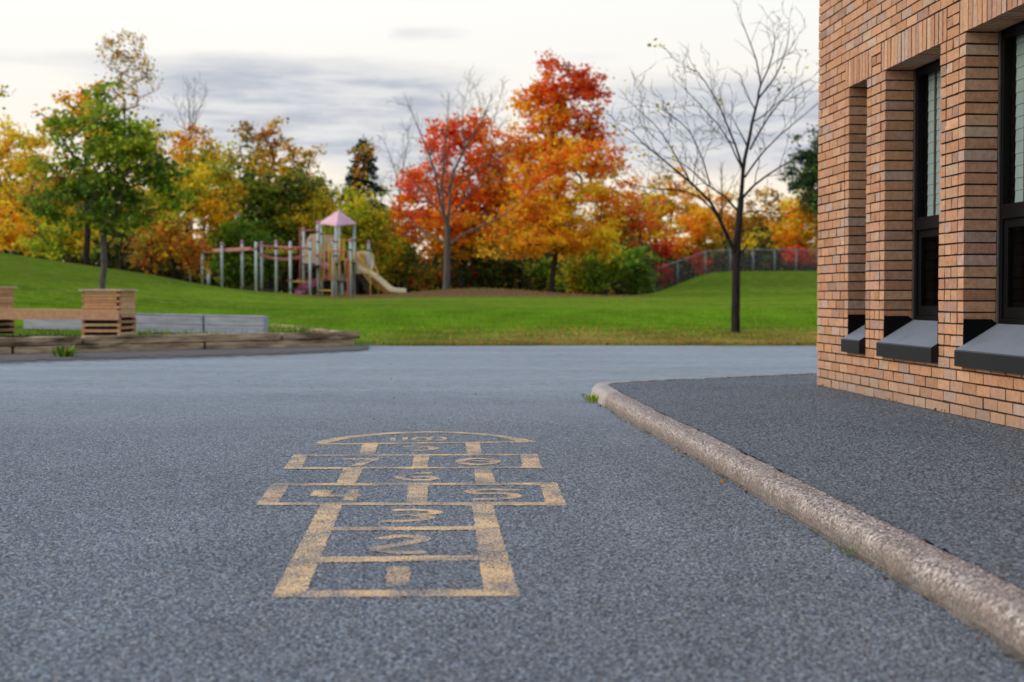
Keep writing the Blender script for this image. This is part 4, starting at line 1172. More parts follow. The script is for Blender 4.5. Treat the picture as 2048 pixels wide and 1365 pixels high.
tree('cherry_shrub', 'small bright yellow shrub against the fence rail', 'shrub', 1500, 95, [
    (1502, 478, 16, 18), (1488, 490, 14, 12)], 'yellow:3 gold:1', 1.5, .2, .4, .05, 32, group=GS)
for i, (x, y, rx, ry, lab) in enumerate(((1592, 503, 34, 14, 'scarlet sumac bush spilling over the level fence rail near the wall'), (1318, 545, 24, 26, 'crimson bush at the lowest bay of the fence'), (1318, 492, 24, 14, 'dull red bush above the lowest bay of the fence'), (1395, 518, 20, 16, 'dark red bush behind the sloping fence bay'))):
    tree('sumac_shrub', lab, 'shrub', x, 95 if i != 2 else 93, [(x, y, rx, ry), (x + 8, y + 14, rx * .9, ry)], 'crimson:2 red:2', 1.5, .2, .4, .05, 40 + i, group=GS)
tree('pine_tree', 'dark drooping pine half hidden by the brick wall', 'tree', 1665, 96, [
    (1625, 345, 52, 46), (1660, 310, 60, 50), (1600, 365, 26, 26), (1650, 400, 60, 46)], 'spruce:2 dkgreen:2', 1.3, .2, .5, .2, 33, leaf_mat='needle', group=GT)

for i, (x, D, b_, mx_, lab) in enumerate((
    (75, 78, [(60, 330, 60, 56), (110, 400, 60, 60), (40, 430, 60, 56), (90, 460, 70, 50)], 'gold:3 yellow:1 ygreen:2', 'gold tree filling the far end behind the green maple'),
    (300, 79, [(290, 300, 50, 50), (330, 360, 55, 60), (280, 400, 60, 60), (320, 440, 60, 50)], 'gold:2 yellow:1 ygreen:2 orange:1', 'yellow gold tree glimpsed past the right boughs of the green maple'),
    (415, 84, [(400, 340, 40, 46), (450, 330, 44, 44), (430, 420, 50, 60), (460, 470, 50, 50)], 'yellow:2 ygreen:2 olive:1', 'lemon yellow tree deep in the wood left of the vine draped tree'),
    (590, 86, [(580, 400, 60, 50), (640, 400, 50, 46), (610, 470, 70, 60), (560, 500, 50, 50)], 'yellow:2 gold:1 ygreen:2', 'yellow tree deep in the wood behind the climbing tower'),
    (760, 84, [(770, 440, 36, 50), (745, 500, 50, 56), (800, 480, 40, 50)], 'ygreen:2 olive:2 gold:1', 'loose yellow green tree between the slide and the crimson maple'),
    (1265, 92, [(1260, 400, 36, 44), (1290, 440, 44, 46), (1250, 470, 44, 40)], 'gold:2 orange:2 red:1', 'orange tree behind the deep green shrub by the fence'),
    (1390, 108, [(1380, 410, 40, 40), (1400, 440, 50, 44), (1450, 470, 44, 36), (1500, 455, 44, 40)], 'gold:2 orange:2 yellow:1 rust:1', 'low orange tree far behind the middle of the fence'),
    (1560, 110, [(1545, 455, 44, 40), (1590, 425, 40, 44), (1510, 480, 44, 30)], 'gold:2 yellow:1 rust:1', 'low gold tree far behind the level fence'))):
    tree('ash_tree', lab, 'tree', x, D, b_, mx_, .8, .19, .46, .11, 60 + i, hollow=.25, group=GT)

def spruce():
    D = 92; x = 728; X = (x - 1024) * D / FPX
    foot = Vector((X, D, tz(X, D))); top = at(728, 268, D); hgt = top.z - foot.z
    root = empty('spruce_tree', foot, 'dark conical spruce behind the yellow trees', 'tree', GT)
    rng = np.random.default_rng(55)
    mb = MB(); mb.tube([(0, 0, 0), (0, 0, hgt * .5), (0, 0, hgt)], [.2, .12, .02], 8)
    cen = []; cols = []
    z = hgt * .12
    while z < hgt * .98:
        u = 1 - z / hgt; r = 3.2 * u ** .85 + .15
        nb = 7 + int(5 * u)
        for k in range(nb):
            q = rng.uniform(0, 6.28); l = r * rng.uniform(.75, 1.1)
            tip = Vector((math.cos(q) * l, math.sin(q) * l, z - l * .22 + rng.normal(0, .06)))
            mb.tube([(0, 0, z), tip * .55 + Vector((0, 0, z * .45 - .02)), tip], [.03, .02, .008], 3, cap=False)
            n = int(34 * l) + 8
            s = rng.uniform(.15, 1, n) ** .7
            c = np.array([0, 0, z])[None] * (1 - s[:, None]) + np.array(tip)[None] * s[:, None] + rng.normal(0, .10, (n, 3)) - np.array([0, 0, .05])
            cen.append(c); cols.append(pick(rng, 'spruce', n))
        z += .34
    mb.build('trunk', M['bark'], root)
    leaf_mesh('crown', np.concatenate(cen), np.concatenate(cols), .2, rng, M['needle'], root, flat_=.3)
spruce()
tree('cherry_tree', 'thin rusty tree whose leaves overlap the dark spruce', 'tree', 722, 86, [
    (722, 345, 30, 46), (715, 390, 34, 34, 'rust olive'), (735, 300, 24, 26)], 'rust:2 gold:1 olive:1', .16, .17, .42, .09, 34, hollow=.15, sparse=.6, group=GT)
bare_tree('bare_tree', 'upright bare twigs above the golden aspen', 82, 382, [
    ([(382, FT), (382, 420), (382, 330), (380, 260)], .12, .06, 0, 0),
    ([(380, 262), (378, 220), (374, 170)], .045, .012, .6, 2), ([(382, 280), (396, 225), (412, 185)], .045, .012, -.8, 2), ([(381, 290), (364, 240), (350, 205)], .045, .012, .5, 2), ([(382, 270), (388, 210), (390, 170)], .04, .012, 1., 2)],
    .1, 91, bark='bark_pale')
bare_tree('bare_tree', 'fine bare grey tree between the spruce and the crimson maple', 88, 795, [
    ([(795, FT), (797, 450), (800, 390)], .13, .07, 0, 0),
    ([(800, 392), (790, 340), (775, 300), (765, 280)], .045, .012, .6, 3), ([(800, 392), (806, 340), (815, 290), (820, 250)], .05, .012, -.8, 3), ([(798, 420), (770, 380), (755, 350)], .04, .012, .9, 3), ([(799, 410), (830, 370), (850, 330)], .04, .012, .5, 3)],
    .1, 92, bark='bark_pale')
bare_tree('bare_tree', 'bare grey tree rising between the crimson and scarlet maples', 84, 975, [
    ([(975, FT), (975, 400), (972, 300)], .14, .07, 0, 0),
    ([(972, 302), (965, 240), (955, 190), (945, 165)], .045, .012, .6, 3), ([(972, 302), (985, 250), (1000, 200), (1005, 170)], .05, .012, -.8, 3), ([(973, 320), (990, 270), (1010, 240)], .04, .012, .9, 2)],
    .1, 93, bark='bark_pale')
bare_tree('bare_tree', 'bare grey tree behind the yellow aspen beyond the fence', 106, 1300, [
    ([(1300, FT), (1300, 480), (1302, 420)], .13, .07, 0, 0),
    ([(1302, 422), (1290, 380), (1275, 350)], .05, .014, .6, 3), ([(1302, 422), (1312, 370), (1325, 340)], .05, .014, -.8, 3), ([(1302, 440), (1270, 400), (1250, 380)], .045, .014, .9, 2)],
    .1, 94, bark='bark_pale')
# slim dark trunk seen through the leafless tree
bare_tree('bare_tree', 'dead dark pole of a tree just behind the young leafless tree', 99, 1443, [
    ([(1443, FT), (1444, 430), (1443, 350), (1443, 335)], .10, .05, 0, 1)], .1, 95, bark='bark_dark')

# wood mass closing the view low down; its shade is in the leaf colours
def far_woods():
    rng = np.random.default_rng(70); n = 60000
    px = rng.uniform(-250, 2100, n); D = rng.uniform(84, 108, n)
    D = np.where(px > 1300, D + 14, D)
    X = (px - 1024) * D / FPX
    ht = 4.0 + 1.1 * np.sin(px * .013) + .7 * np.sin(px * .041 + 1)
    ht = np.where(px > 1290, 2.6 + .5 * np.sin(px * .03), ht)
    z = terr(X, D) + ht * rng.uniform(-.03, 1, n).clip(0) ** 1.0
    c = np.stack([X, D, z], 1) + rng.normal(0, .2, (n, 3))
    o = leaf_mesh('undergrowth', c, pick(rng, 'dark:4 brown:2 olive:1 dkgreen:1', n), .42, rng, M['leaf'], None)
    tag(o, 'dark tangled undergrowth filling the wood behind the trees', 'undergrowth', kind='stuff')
    # bare stems in the thicket
    mb = MB()
    for i in range(170):
        p_ = rng.uniform(-100, 1300); d = rng.uniform(76, 98); x_ = (p_ - 1024) * d / FPX; z_ = tz(x_, d)
        h = rng.uniform(2.5, 6.5); lean = rng.normal(0, .35, 2)
        mb.tube([(x_, d, z_), (x_ + lean[0] * .5 + rng.normal(0, .1), d + lean[1] * .5, z_ + h * .5), (x_ + lean[0], d + lean[1], z_ + h)], [rng.uniform(.03, .08), .03, .01], 4, cap=False)
    o = mb.build('thicket_stems', M['bark']); tag(o, 'thin stems crowding the thicket behind the playground', 'thicket', kind='stuff')
far_woods()


# ------------------------------------------------------------------ chain link fence on the bank
def fence():
    M['galv'] = principled('galvanised steel', (.25, .265, .285), .55, .3, var=.12, scale=6)
    pts = [(1262, 88.5), (1309, 89.0), (1355, 89.5), (1410, 90), (1460, 90.6), (1506, 91.2), (1549, 91.8), (1592, 92.4), (1636, 93), (1690, 93.6), (1750, 94.2)]
    P = []
    for x, D in pts:
        X = (x - 1024) * D / FPX; P.append(Vector((X, D, tz(X, D))))
    root = empty('chain_link_fence', P[0], 'grey chain link fence climbing the grassy bank', 'fence')
    o = P[0]; hgt = 1.42
    for p in P:
        q = p - o; b = MB(); b.tube([q - Vector((0, 0, .2)), q + Vector((0, 0, hgt + .06))], .048, 8); b.build('post', M['galv'], root, smooth=True)
    b = MB(); b.tube([p - o + Vector((0, -.03, hgt)) for p in P], .034, 6); b.build('top_rail', M['galv'], root, smooth=True)
    m = MB()
    for i in range(len(P) - 1):
        a, c = P[i] - o, P[i + 1] - o; L = (c - a).length; sp = .15
        n = int((L + hgt) / sp)
        for k in range(n):
            for sg in (1, -1):
                s0 = k * sp - hgt; s1 = s0 + hgt; u0, u1 = max(0, s0), min(L, s1)
                if u1 <= u0: continue
                z0, z1 = (u0 - s0), (u1 - s0)
                if sg < 0: z0, z1 = hgt - z0, hgt - z1
                pa = a.lerp(c, u0 / L) + Vector((0, 0, z0 + .03)); pb = a.lerp(c, u1 / L) + Vector((0, 0, z1 + .03))
                m.tube([pa, pb], .0055, 3, cap=False)
    m.build('wire_mesh', M['galv'], root)
fence()


# ------------------------------------------------------------------ playground (px read from the photo, each part at its own distance)
def zp(x, y): return (360 + x / 4.096, 400 + y / 4.096)
def playground():
    M['post'] = principled('grey green play posts', (.52, .58, .57), .5, .3, var=.10, scale=3)
    M['collar'] = principled('dark clamp collars', (.06, .075, .08), .5, .4)
    M['pink'] = principled('faded pink plastic', (.76, .40, .46), .5, .4, var=.10, scale=2)
    M['hotpink'] = principled('pink plastic slide', (.68, .20, .40), .45, .5, var=.12, scale=2)
    M['redpipe'] = principled('faded red pipe', (.55, .14, .12), .5, .4, var=.15, scale=3)
    M['salmon'] = principled('sun bleached red beam', (.70, .29, .25), .5, .4, var=.12, scale=2)
    M['ypipe'] = principled('yellow pipe', (.80, .48, .06), .5, .4, var=.12, scale=3)
    M['tan'] = principled('tan plastic panel', (.78, .59, .36), .55, .35, var=.12, scale=2)
    M['cream'] = principled('cream slide plastic', (.86, .70, .44), .45, .35, var=.08, scale=2)
    M['inner'] = principled('orange yellow slide inside', (.62, .34, .06), .5, .4, var=.12, scale=2)
    M['deck'] = principled('dark brown steps', (.075, .055, .05), .8, .3, var=.2, scale=4)
    D0 = 70.0
    X0 = (620 - 1024) * D0 / FPX
    org = Vector((X0, D0, tz(X0, D0)))
    root = empty('play_structure', org, 'grey posted playground climber with pink roof and cream slide', 'playground')
    def W(x, y, dv=0.0): return at(*zp(x, y), D0 + dv) - org
    def pipe(name, pts, r, mat, n=8, curve=True):
        w = [W(*p) for p in pts]
        if curve and len(w) > 2: w = smooth_curve(w, .12)
        b = MB(); b.tube(w, r, n); return b.build(name, M[mat], root, smooth=True)
    # posts: column, top row, depth offset, pink cap?, collars at rows
    posts = [(183, 362, 3.5, 1, ()), (342, 366, 1.5, 1, ()), (508, 350, 1.0, 1, ()), (622, 345, -.6, 0, (405,)), (668, 360, 2.6, 1, (445,)), (787, 352, -.3, 1, (400, 460)), (903, 340, -1.2, 0, (405, 660, 735)),
             (1012, 248, 1.0, 1, (525,)), (1065, 335, -1.2, 1, (405,)), (1130, 192, -.3, 1, (262, 345, 460, 550)), (1160, 185, .6, 0, (280,)), (1250, 340, -1.6, 1, (460,)), (1278, 190, -1.0, 0, (345, 460)), (1306, 195, 1.6, 0, ()),
             (1397, 340, -1.3, 1, (410, 515)), (1427, 200, .3, 0, (330,)), (1545, 350, .9, 1, (415,)), (1330, 600, .4, 0, ())]
    for (x, yt, dv, cap, cols) in posts:
        b = MB(); D = D0 + dv; px = zp(x, 0)[0]; Xw = (px - 1024) * D / FPX
        zb = tz(Xw, D) - org.z - .2
        p = W(x, yt, dv); b.tube([(p.x, p.y, zb), p], .066, 12)
        po = b.build('post', M['post'], root, smooth=True)
        if cap:
            c = MB(); c.tube([p - Vector((0, 0, .02)), p + Vector((0, 0, .06)), p + Vector((0, 0, .10)), p + Vector((0, 0, .12))], [.08, .08, .06, .03], 12); c.build('post_cap', M['hotpink'], po, smooth=True)
        if cols:
            for yc in cols: c = MB(); q = W(x, yc, dv); c.tube([q - Vector((0, 0, .035)), q + Vector((0, 0, .035))], .08, 12); c.build('collar', M['collar'], po)
    # hip roof: four sides over the tower posts
    pk = W(1300, 82, .3); e = [W(1138, 190, .4), W(1285, 208, -1.2), W(1447, 194, .3), W(1300, 186, 1.7)]
    b = MB(); th = Vector((0, 0, -.06))
    b.add([pk] + e + [pk + th * 1.5] + [q + th for q in e], [(0, 2, 1), (0, 3, 2), (0, 4, 3), (0, 1, 4), (5, 6, 7), (5, 7, 8), (5, 8, 9), (5, 9, 6)] + [(1 + i, 1 + (i + 1) % 4, 6 + (i + 1) % 4, 6 + i) for i in range(4)])
    b.build('roof', M['pink'], root, bevel=.02)
    # decks
    b = MB(); q = [W(1155, 480, .6), W(1262, 492, -1.1), W(1415, 482, .2), W(1306, 475, 1.6)]; b.prism(q, (0, 0, -.09)); b.build('deck', M['deck'], root)
    b = MB(); q = [W(1012, 528, 1.0), W(1060, 540, -1.1), W(1150, 535, -.9), W(1160, 528, .9)]; b.prism(q, (0, 0, -.09)); b.build('deck', M['deck'], root)
    b = MB(); q = [W(1255, 520, -1.5), W(1400, 522, -1.2), W(1440, 515, .5), W(1290, 512, .5)]; b.prism(q, (0, 0, -.09)); b.build('deck', M['deck'], root)
    # tan panels
    b = MB(); b.prism([W(*p, .9) for p in ((1018, 522), (1022, 370), (1040, 320), (1066, 285), (1124, 278), (1124, 522))], (0, .06, 0)); b.build('side_panel', M['tan'], root)
    b = MB(); b.prism([W(*p, 1.1) for p in ((1170, 288), (1262, 283), (1266, 432), (1180, 432))], (0, .06, 0)); b.build('side_panel', M['tan'], root)
    b = MB(); b.prism([W(*p, -.6) for p in ((1022, 410), (1052, 395), (1056, 505), (1028, 520))], (0, .06, 0)); b.build('side_panel', M['tan'], root)
    b = MB(); b.prism([W(*p, .6) for p in ((1178, 420), (1216, 424), (1214, 482), (1180, 478))], (0, .3, 0)); b.build('bubble_panel', M['redpipe'], root)
    # yellow loop rails and gate
    for (xa, xb, ya, yb, dv) in ((1152, 1180, 365, 655, -.9), (1222, 1244, 360, 655, -1.7), (1268, 1304, 492, 656, -1.5), (1354, 1394, 492, 660, -1.4), (1312, 1342, 325, 490, -1.2)):
        pipe('ladder_rail', [(xa, yb, dv), (xa, ya, dv), (xb, ya, dv), (xb, yb, dv), (xa, yb, dv)], .036, 'ypipe', 6, curve=False)
    for xx in (1318, 1326, 1334): b = MB(); b.tube([W(xx, 330, -1.15), W(xx, 488, -1.15)], .02, 6); b.build('gate_bar', M['ypipe'], root)
    pipe('guard_rail', [(1300, 330, -1.2), (1398, 338, -1.1)], .025, 'ypipe')
    pipe('guard_rail', [(1300, 486, -1.2), (1398, 486, -1.1)], .025, 'ypipe')
    # red pipes
    b = MB(); a0, a1 = W(262, 418, 2.2), W(580, 402, .4); d = (a1 - a0).normalized(); nr = Vector((-d.y, d.x, 0)); b.obox((a0 + a1) / 2, d, nr, d.cross(nr), (a1 - a0).length / 2, .06, .085); b.build('track_beam', M['salmon'], root, bevel=.02)
    pipe('track_rail', [(185, 430, 3.4), (270, 426, 2.2)], .05, 'redpipe'); pipe('track_rail', [(575, 405, .4), (625, 412, -.5)], .05, 'redpipe')
    pipe('ladder_beam', [(622, 378, -.7), (790, 388, -.6), (903, 396, -1.3), (1060, 396, -1.3)], .04, 'redpipe')
    pipe('ladder_beam', [(668, 376, 2.5), (800, 384, 1.4), (1012, 392, .9)], .035, 'redpipe')
    pipe('hand_bar', [(640, 440, -.7), (690, 468, -.6), (770, 488, -.6), (870, 492, -1.), (960, 482, -1.2), (1065, 450, -1.2)], .03, 'redpipe')
    pipe('hand_bar', [(668, 440, 2.4), (720, 465, 2.), (860, 480, 1.2), (960, 470, 1.), (1010, 455, 1.)], .03, 'redpipe')
    for k in range(7):
        x = 715 + k * 38; dv = .6 - .18 * k; y = 398
        b = MB(); ring = [W(x + 15 * math.cos(q), y + 26 + 14 * math.sin(q), dv) for q in np.linspace(0, 6.283, 15)]
        b.tube(ring, .022, 6, cap=False); b.tube([W(x, y - 8, dv), W(x, y + 12, dv)], .02, 6); b.build('hand_ring', M['ypipe'], root, smooth=True)
    pipe('fire_pole', [(985, 785, .4), (985, 300, .4), (986, 262, .4), (1000, 252, .5), (1110, 252, .3)], .035, 'redpipe')
    pipe('fire_pole', [(1374, 797, -1.9), (1374, 470, -1.9), (1366, 432, -1.9), (1340, 420, -1.9), (1240, 420, -1.8)], .035, 'redpipe')
    pipe('guard_rail', [(1085, 452, -.6), (1170, 455, -.7)], .035, 'redpipe')
    pipe('step_bar', [(905, 668, -1.2), (1065, 672, -1.2)], .03, 'ypipe'); pipe('step_bar', [(1140, 742, -.9), (1250, 744, -1.6)], .03, 'ypipe')
    for (xa, xb, y, dv) in ((905, 1065, 728, -1.1), (1060, 1130, 745, -.8), (512, 620, 722, .3), (650, 780, 735, .4), (1285, 1400, 672, -1.0)):
        b = MB(); a0, a1 = W(xa, y, dv), W(xb, y + 4, dv); d = (a1 - a0).normalized(); nr = Vector((-d.y, d.x, 0)); b.obox((a0 + a1) / 2, d, nr, d.cross(nr), (a1 - a0).length / 2, .09, .05); b.build('foot_beam', M['deck'], root)
    # spiral pink slide: trough swept along a descending curve
    def chute(name, path, wdt, wall, mat, thick=.03):
        w = smooth_curve([W(*p) for p in path], .12); vs = []
        prof = [(-1, 1), (-1, .25), (-.8, 0), (.8, 0), (1, .25), (1, 1)]
        n = len(prof)
        for i, p in enumerate(w):
            t = (w[min(i + 1, len(w) - 1)] - w[max(i - 1, 0)]); t.z = 0; t.normalize(); nr = Vector((-t.y, t.x, 0))
            for a, h in prof: vs.append(p + nr * a * wdt / 2 + Vector((0, 0, h * wall)))
            for a, h in prof: vs.append(p + nr * a * (wdt / 2 + thick) + Vector((0, 0, h * wall - thick)))
        fs = []; m = 2 * n
        for i in range(len(w) - 1):
            for k in range(n - 1):
                fs.append((i * m + k, i * m + k + 1, (i + 1) * m + k + 1, (i + 1) * m + k))
                fs.append((i * m + n + k, (i + 1) * m + n + k, (i + 1) * m + n + k + 1, i * m + n + k + 1))
            for k in (0, n - 1):
                fs.append((i * m + k, (i + 1) * m + k, (i + 1) * m + n + k, i * m + n + k))
        b = MB(); b.add(vs, fs); return b.build(name, M[mat], root, smooth=False)
    chute('spiral_slide', [(1150, 545, .2), (1205, 575, -.1), (1238, 612, .5), (1215, 645, 1.1), (1150, 672, 1.2), (1085, 705, .9), (1020, 745, .5), (970, 768, .2)], .5, .24, 'hotpink')
    b = MB(); b.prism([W(*p, .3) for p in ((1180, 548), (1200, 548), (1238, 585), (1234, 640), (1205, 650), (1178, 640))], (0, .04, 0)); b.build('slide_shield', M['hotpink'], root)
    # straight cream slide to the right
    chute('slide', [(1480, 590, -.2), (1560, 615, -.3), (1640, 672, -.4), (1720, 742, -.5), (1760, 758, -.55), (1845, 764, -.6)], .55, .22, 'cream')
    b = MB(); b.prism([W(*p, .02) for p in ((1540, 640), (1570, 640), (1650, 705), (1720, 768), (1690, 768), (1620, 730), (1570, 690))], (0, .3, 0)); b.build('slide_rib', M['inner'], root)
    b = MB()
    o_ = [(1446, 606), (1446, 440), (1458, 425), (1480, 420), (1515, 422), (1528, 440), (1522, 560), (1500, 606)]
    b.prism([W(*p, -.45) for p in o_], (0, .05, 0)); b.build('slide_hood', M['tan'], root)
    b = MB(); b.prism([W(*p, -.47) for p in ((1460, 470), (1470, 445), (1495, 440), (1518, 455), (1520, 530), (1505, 545), (1480, 520))], (0, .015, 0)); b.build('hood_opening', M['inner'], root)
    b = MB(); b.prism([W(*p, .15) for p in ((1556, 440), (1575, 436), (1590, 465), (1592, 520), (1578, 570), (1560, 575))], (0, .05, 0)); b.build('slide_hood', M['cream'], root)
    b = MB(); b.prism([W(*p, -.15) for p in ((1446, 425), (1480, 418), (1525, 420), (1560, 436), (1556, 446), (1450, 440))], (0, .25, 0)); b.build('slide_hood', M['cream'], root)
    pipe('handrail', [(1452, 440, -.7), (1500, 515, -.7), (1556, 600, -.8), (1560, 620, -.8), (1560, 800, -.8)], .035, 'ypipe', curve=False)
    pipe('handrail', [(1592, 535, -.3), (1624, 598, -.4), (1625, 660, -.4), (1625, 797, -.4)], .03, 'ypipe', curve=False)
    pipe('handrail', [(1500, 600, -.75), (1535, 650, -.75), (1560, 660, -.8)], .028, 'ypipe')
    pipe('handrail', [(1425, 430, -.5), (1424, 512, -.5), (1445, 512, -.5), (1445, 430, -.5), (1425, 430, -.5)], .025, 'ypipe', 6, curve=False)
    for (x, dv) in ((1845, -.85), (1785, -.3)): pipe('slide_leg', [(x, 762, dv), (x, 806, dv)], .025, 'ypipe')
    b = MB(); b.prism([W(*p, -.1) for p in ((1444, 606), (1500, 606), (1600, 797), (1548, 797))], (0, .5, 0)); b.build('stair_plank', M['deck'], root)
    # two short capped posts beside the climber
    for (x, yt, lab) in ((75, 590, 'short grey post with pink cap, outermost on the slope'), (233, 596, 'short grey post with pink cap beside the first tall climber post')):
        D = D0 + 3.2; px, py = zp(x, yt); p = at(px, py, D); zb = tz(p.x, D)
        r_ = empty('capped_post', (p.x, p.y, zb), lab, 'post', 'short capped posts')
        b = MB(); b.tube([(0, 0, -.1), (0, 0, p.z - zb)], .085, 12); b.build('shaft', M['post'], r_, smooth=True)
        c = MB(); hz = p.z - zb; c.tube([(0, 0, hz - .02), (0, 0, hz + .06), (0, 0, hz + .11), (0, 0, hz + .13)], [.097, .097, .07, .03], 12); c.build('post_cap', M['hotpink'], r_, smooth=True)
playground()


# ------------------------------------------------------------------ small growth and litter
def blades(name, P, hgt, wid, cols, rng, label, cat, kind='stuff', parent=None):
    n = len(P); q = rng.uniform(0, 6.283, n); lean = rng.normal(0, .35, (n, 2))
    h = hgt * rng.uniform(.5, 1.3, n)
    v = np.empty((n, 3, 3)); s = np.stack([np.cos(q), np.sin(q), np.zeros(n)], 1) * wid / 2
    v[:, 0] = P - s; v[:, 1] = P + s; v[:, 2] = P + np.stack([lean[:, 0] * h, lean[:, 1] * h, h], 1)
    o = np_mesh(name, v.reshape(-1, 3), np.arange(3 * n).reshape(-1, 3), M['blade'], np.repeat(cols, 3, 0), parent)
    if label: tag(o, label, cat, kind=kind)
    return o

def lawn_growth():
    rng = np.random.default_rng(12); n = 130000
    D = 24.8 + 22 * rng.uniform(0, 1, n) ** 1.6; X = rng.uniform(-.36, .30, n) * D
    ok = ~((X < -2.3) & (D < 25.6)) & ~((X < -3.6) & (D < 31))
    X, D = X[ok], D[ok]; n = len(X)
    P = np.stack([X, D, terr(X, D) - .005], 1)
    g = np.array([(.060, .14, .005), (.085, .18, .006), (.12, .19, .01), (.17, .17, .035)])
    dry = np.clip((31.8 - D + .9 * np.sin(X * 1.3)) / 5.5, 0, 1) * np.clip((X + 4) / 4, .15, 1) * .72
    c = g[rng.integers(0, 3, n)]
    m = rng.uniform(0, 1, n) < dry; c[m] = np.array([(.28, .155, .055), (.25, .17, .055), (.20, .17, .04)])[rng.integers(0, 3, m.sum())]
    tuft = np.sin(X * 2.1 + np.sin(D * 1.7) * 2) * np.sin(D * 1.3 + np.sin(X * .9) * 2)
    c = c * (1 + .35 * tuft[:, None])
    blades('grass', P, .07, .015, c, rng, 'short green lawn grass along the asphalt edge', 'grass')
    # leaves shed on the lawn
    n = 8000
    D = 24.75 + 7.5 * rng.uniform(0, 1, n) ** 1.4; X = rng.normal(4, 5.0, n)
    D2 = rng.normal(67.5, 2.2, 2600); X2 = rng.normal(-1.0, 4.2, 2600)
    D = np.concatenate([D, D2]); X = np.concatenate([X, X2])
    ok = ~((X < -2.4) & (D < 32)); X, D = X[ok], D[ok]
    P = np.stack([X, D, terr(X, D) + .025], 1)
    o = leaf_mesh('fallen_leaves', P, pick(rng, 'rust:2 brown:5 olive:2', len(P)), .048, rng, M['leaf'], None, flat_=.15)
    tag(o, 'brown and orange leaves shed on the lawn', 'leaves', kind='stuff')
    # a few leaves and crumbs on the asphalt, more along the kerb
    K = np.array([(p.x, p.y) for p in KC if p.y < 12.4 and p.x < 1.4]); i = rng.integers(0, len(K), 150)
    kp = K[i] + np.stack([-np.abs(rng.normal(0, .035, 150)) - .008, rng.normal(0, .05, 150)], 1)
    n = 70; dd = rng.uniform(4.5, 24, n); xx = rng.uniform(-.33, .2, n) * dd
    wl = 40; tt = rng.uniform(.2, 6, wl); wp = np.array([(WALL0 + WD * t_ - WI * abs(rng.normal(0, .03)))[:2] for t_ in tt])
    P = np.concatenate([np.column_stack([kp, np.full(150, .008)]), np.stack([xx, dd, np.full(n, .006)], 1), np.column_stack([wp, np.full(wl, .158)])])
    ok = ~((P[:, 0] > np.interp(P[:, 1], [k[0] for k in KO[::-1]], [k[1] for k in KO[::-1]]) + .0) & (P[:, 2] < .1) & (P[:, 1] < 12.5)); P = P[ok]
    o = leaf_mesh('leaf_litter', P, pick(rng, 'rust:1 brown:5 olive:1', len(P)), .016, rng, M['leaf'], None, flat_=.12)
    tag(o, 'small dry leaf scraps scattered on asphalt and along the kerb', 'litter', kind='stuff')
lawn_growth()

def plant(name, label, pos, n, hgt, wid, seed, spread=.06, mixc='green:2 dkgreen:1'):
    rng = np.random.default_rng(seed); root = empty(name, pos, label, 'weed')
    v = []; f = []; c = []
    for i in range(n):
        q = rng.uniform(0, 6.283); out = Vector((math.cos(q), math.sin(q), 0)); sd = Vector((-out.y, out.x, 0))
        b0 = out * rng.uniform(0, spread); L = hgt * rng.uniform(.6, 1.2); w = wid * rng.uniform(.6, 1.2); arch = rng.uniform(.3, .9)
        pts = []
        for u in (0, .35, .7, 1.0):
            p = b0 + out * (L * u * arch) + Vector((0, 0, L * (u - .45 * arch * u * u)))
            ww = w * (.35 + 1.3 * u * (1 - u) * 2) * (0.15 if u == 1 else 1)
            pts += [p - sd * ww / 2, p + sd * ww / 2]
        o = len(v); v += [tuple(p) for p in pts]
        col = pick(rng, mixc, 1)[0]
        for k in range(3): f.append((o + 2 * k, o + 2 * k + 1, o + 2 * k + 3, o + 2 * k + 2))
        c += [col] * 8
    np_mesh('leaves', np.array(v), np.array(f), M['blade'], np.array(c), root)
    return root
plant('weed', 'leafy weed growing at the foot of the weathered timber border', ground(128, 716) + Vector((0, .02, 0)), 70, .20, .035, 3, .16, 'dkgreen:2 green:2')
plant('weed', 'small weed tuft at the broken far end of the kerb', Vector((.632, 11.45, 0)), 34, .085, .016, 4, .05, 'green:2 ygreen:1')
plant('weed', 'tiny green sprig rooted in the gutter of the near kerb', ground(1703, 1106) + Vector((-.01, 0, 0)), 12, .028, .008, 6, .02, 'bright')
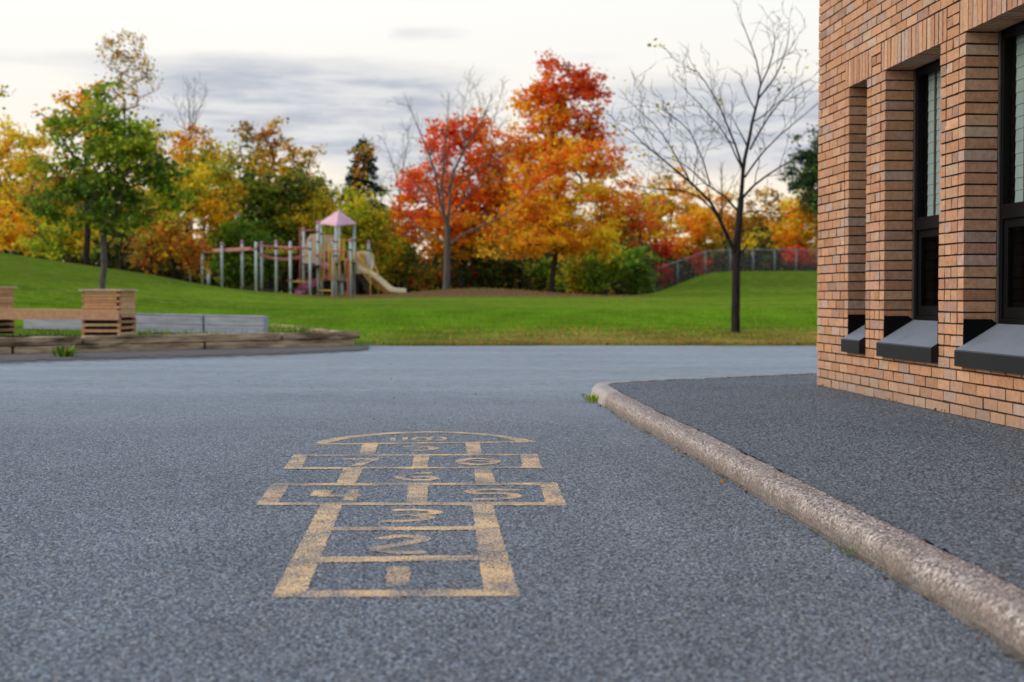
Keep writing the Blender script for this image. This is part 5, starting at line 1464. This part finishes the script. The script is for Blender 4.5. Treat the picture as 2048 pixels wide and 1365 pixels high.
def tufts():
    rng = np.random.default_rng(15); c = []
    for (x, y, D, s, n) in ((545, 655, 26.5, .5, 900), (500, 655, 25.8, .35, 350), (110, 664, 24.0, .7, 700), (20, 664, 25.5, .5, 500), (215, 664, 24.2, .5, 300), (350, 668, 24.0, .8, 260)):
        p = at(x, y, D); c.append(np.stack([p.x + rng.normal(0, s, n), D + rng.normal(0, s * .6, n), np.full(n, .2)], 1))
    P = np.concatenate(c); k = pick(rng, 'green:2 bright:1 dkgreen:1', len(P))
    blades('weeds', P, .11, .016, k, rng, 'rank grass growing inside the timber bordered bed', 'grass')
tufts()
def gutter():
    """gritty sand gathered in patches against the kerb"""
    idx = [p for p in KC if -1 < p.y < 12.2 and p.x < 1.5]; n = len(idx); K = 4; vs = []; cs = []
    for k in range(K):
        for i, p in enumerate(idx):
            t = (idx[min(i + 1, n - 1)] - idx[max(i - 1, 0)]).normalized(); nr = Vector((t.y, -t.x, 0))
            w = (.13 if p.y < 5 else .07) * k / (K - 1)
            vs.append((p.x + nr.x * (.012 - w), p.y + nr.y * (.012 - w), .009 * (1 - k / (K - 1)) + .0012)); cs.append((1 - k / (K - 1),) * 3)
    i = np.arange(K - 1)[:, None] * n + np.arange(n - 1)[None]
    q = np.stack([i, i + 1, i + 1 + n, i + n], -1).reshape(-1, 4)
    m = bpy.data.materials.new('gritty sand'); m.use_nodes = True
    t = NT(m.node_tree); p = t.n['Principled BSDF']; co = t.new('ShaderNodeNewGeometry').outputs['Position']
    a = t.new('ShaderNodeAttribute', attribute_name='Col').outputs['Fac']
    t.put(p.inputs['Base Color'], t.mix(t.noise(co, 90, 4, .7), (.06, .05, .04), (.26, .22, .18))); p.inputs['Roughness'].default_value = 1; p.inputs['Specular IOR Level'].default_value = 0
    t.put(p.inputs['Alpha'], t.sstep(t.math('ADD', a, t.math('ADD', t.math('MULTIPLY', t.math('SUBTRACT', t.noise(co, 2.2, 3, .5), .5), 2.6), t.math('MULTIPLY', t.math('SUBTRACT', t.noise(co, 40, 4, .75), .5), 2.0))), .70, 1.3, 0, .85))
    np_mesh('sand_drift', np.array(vs), q, m, np.array(cs))['kind'] = 'structure'
gutter()
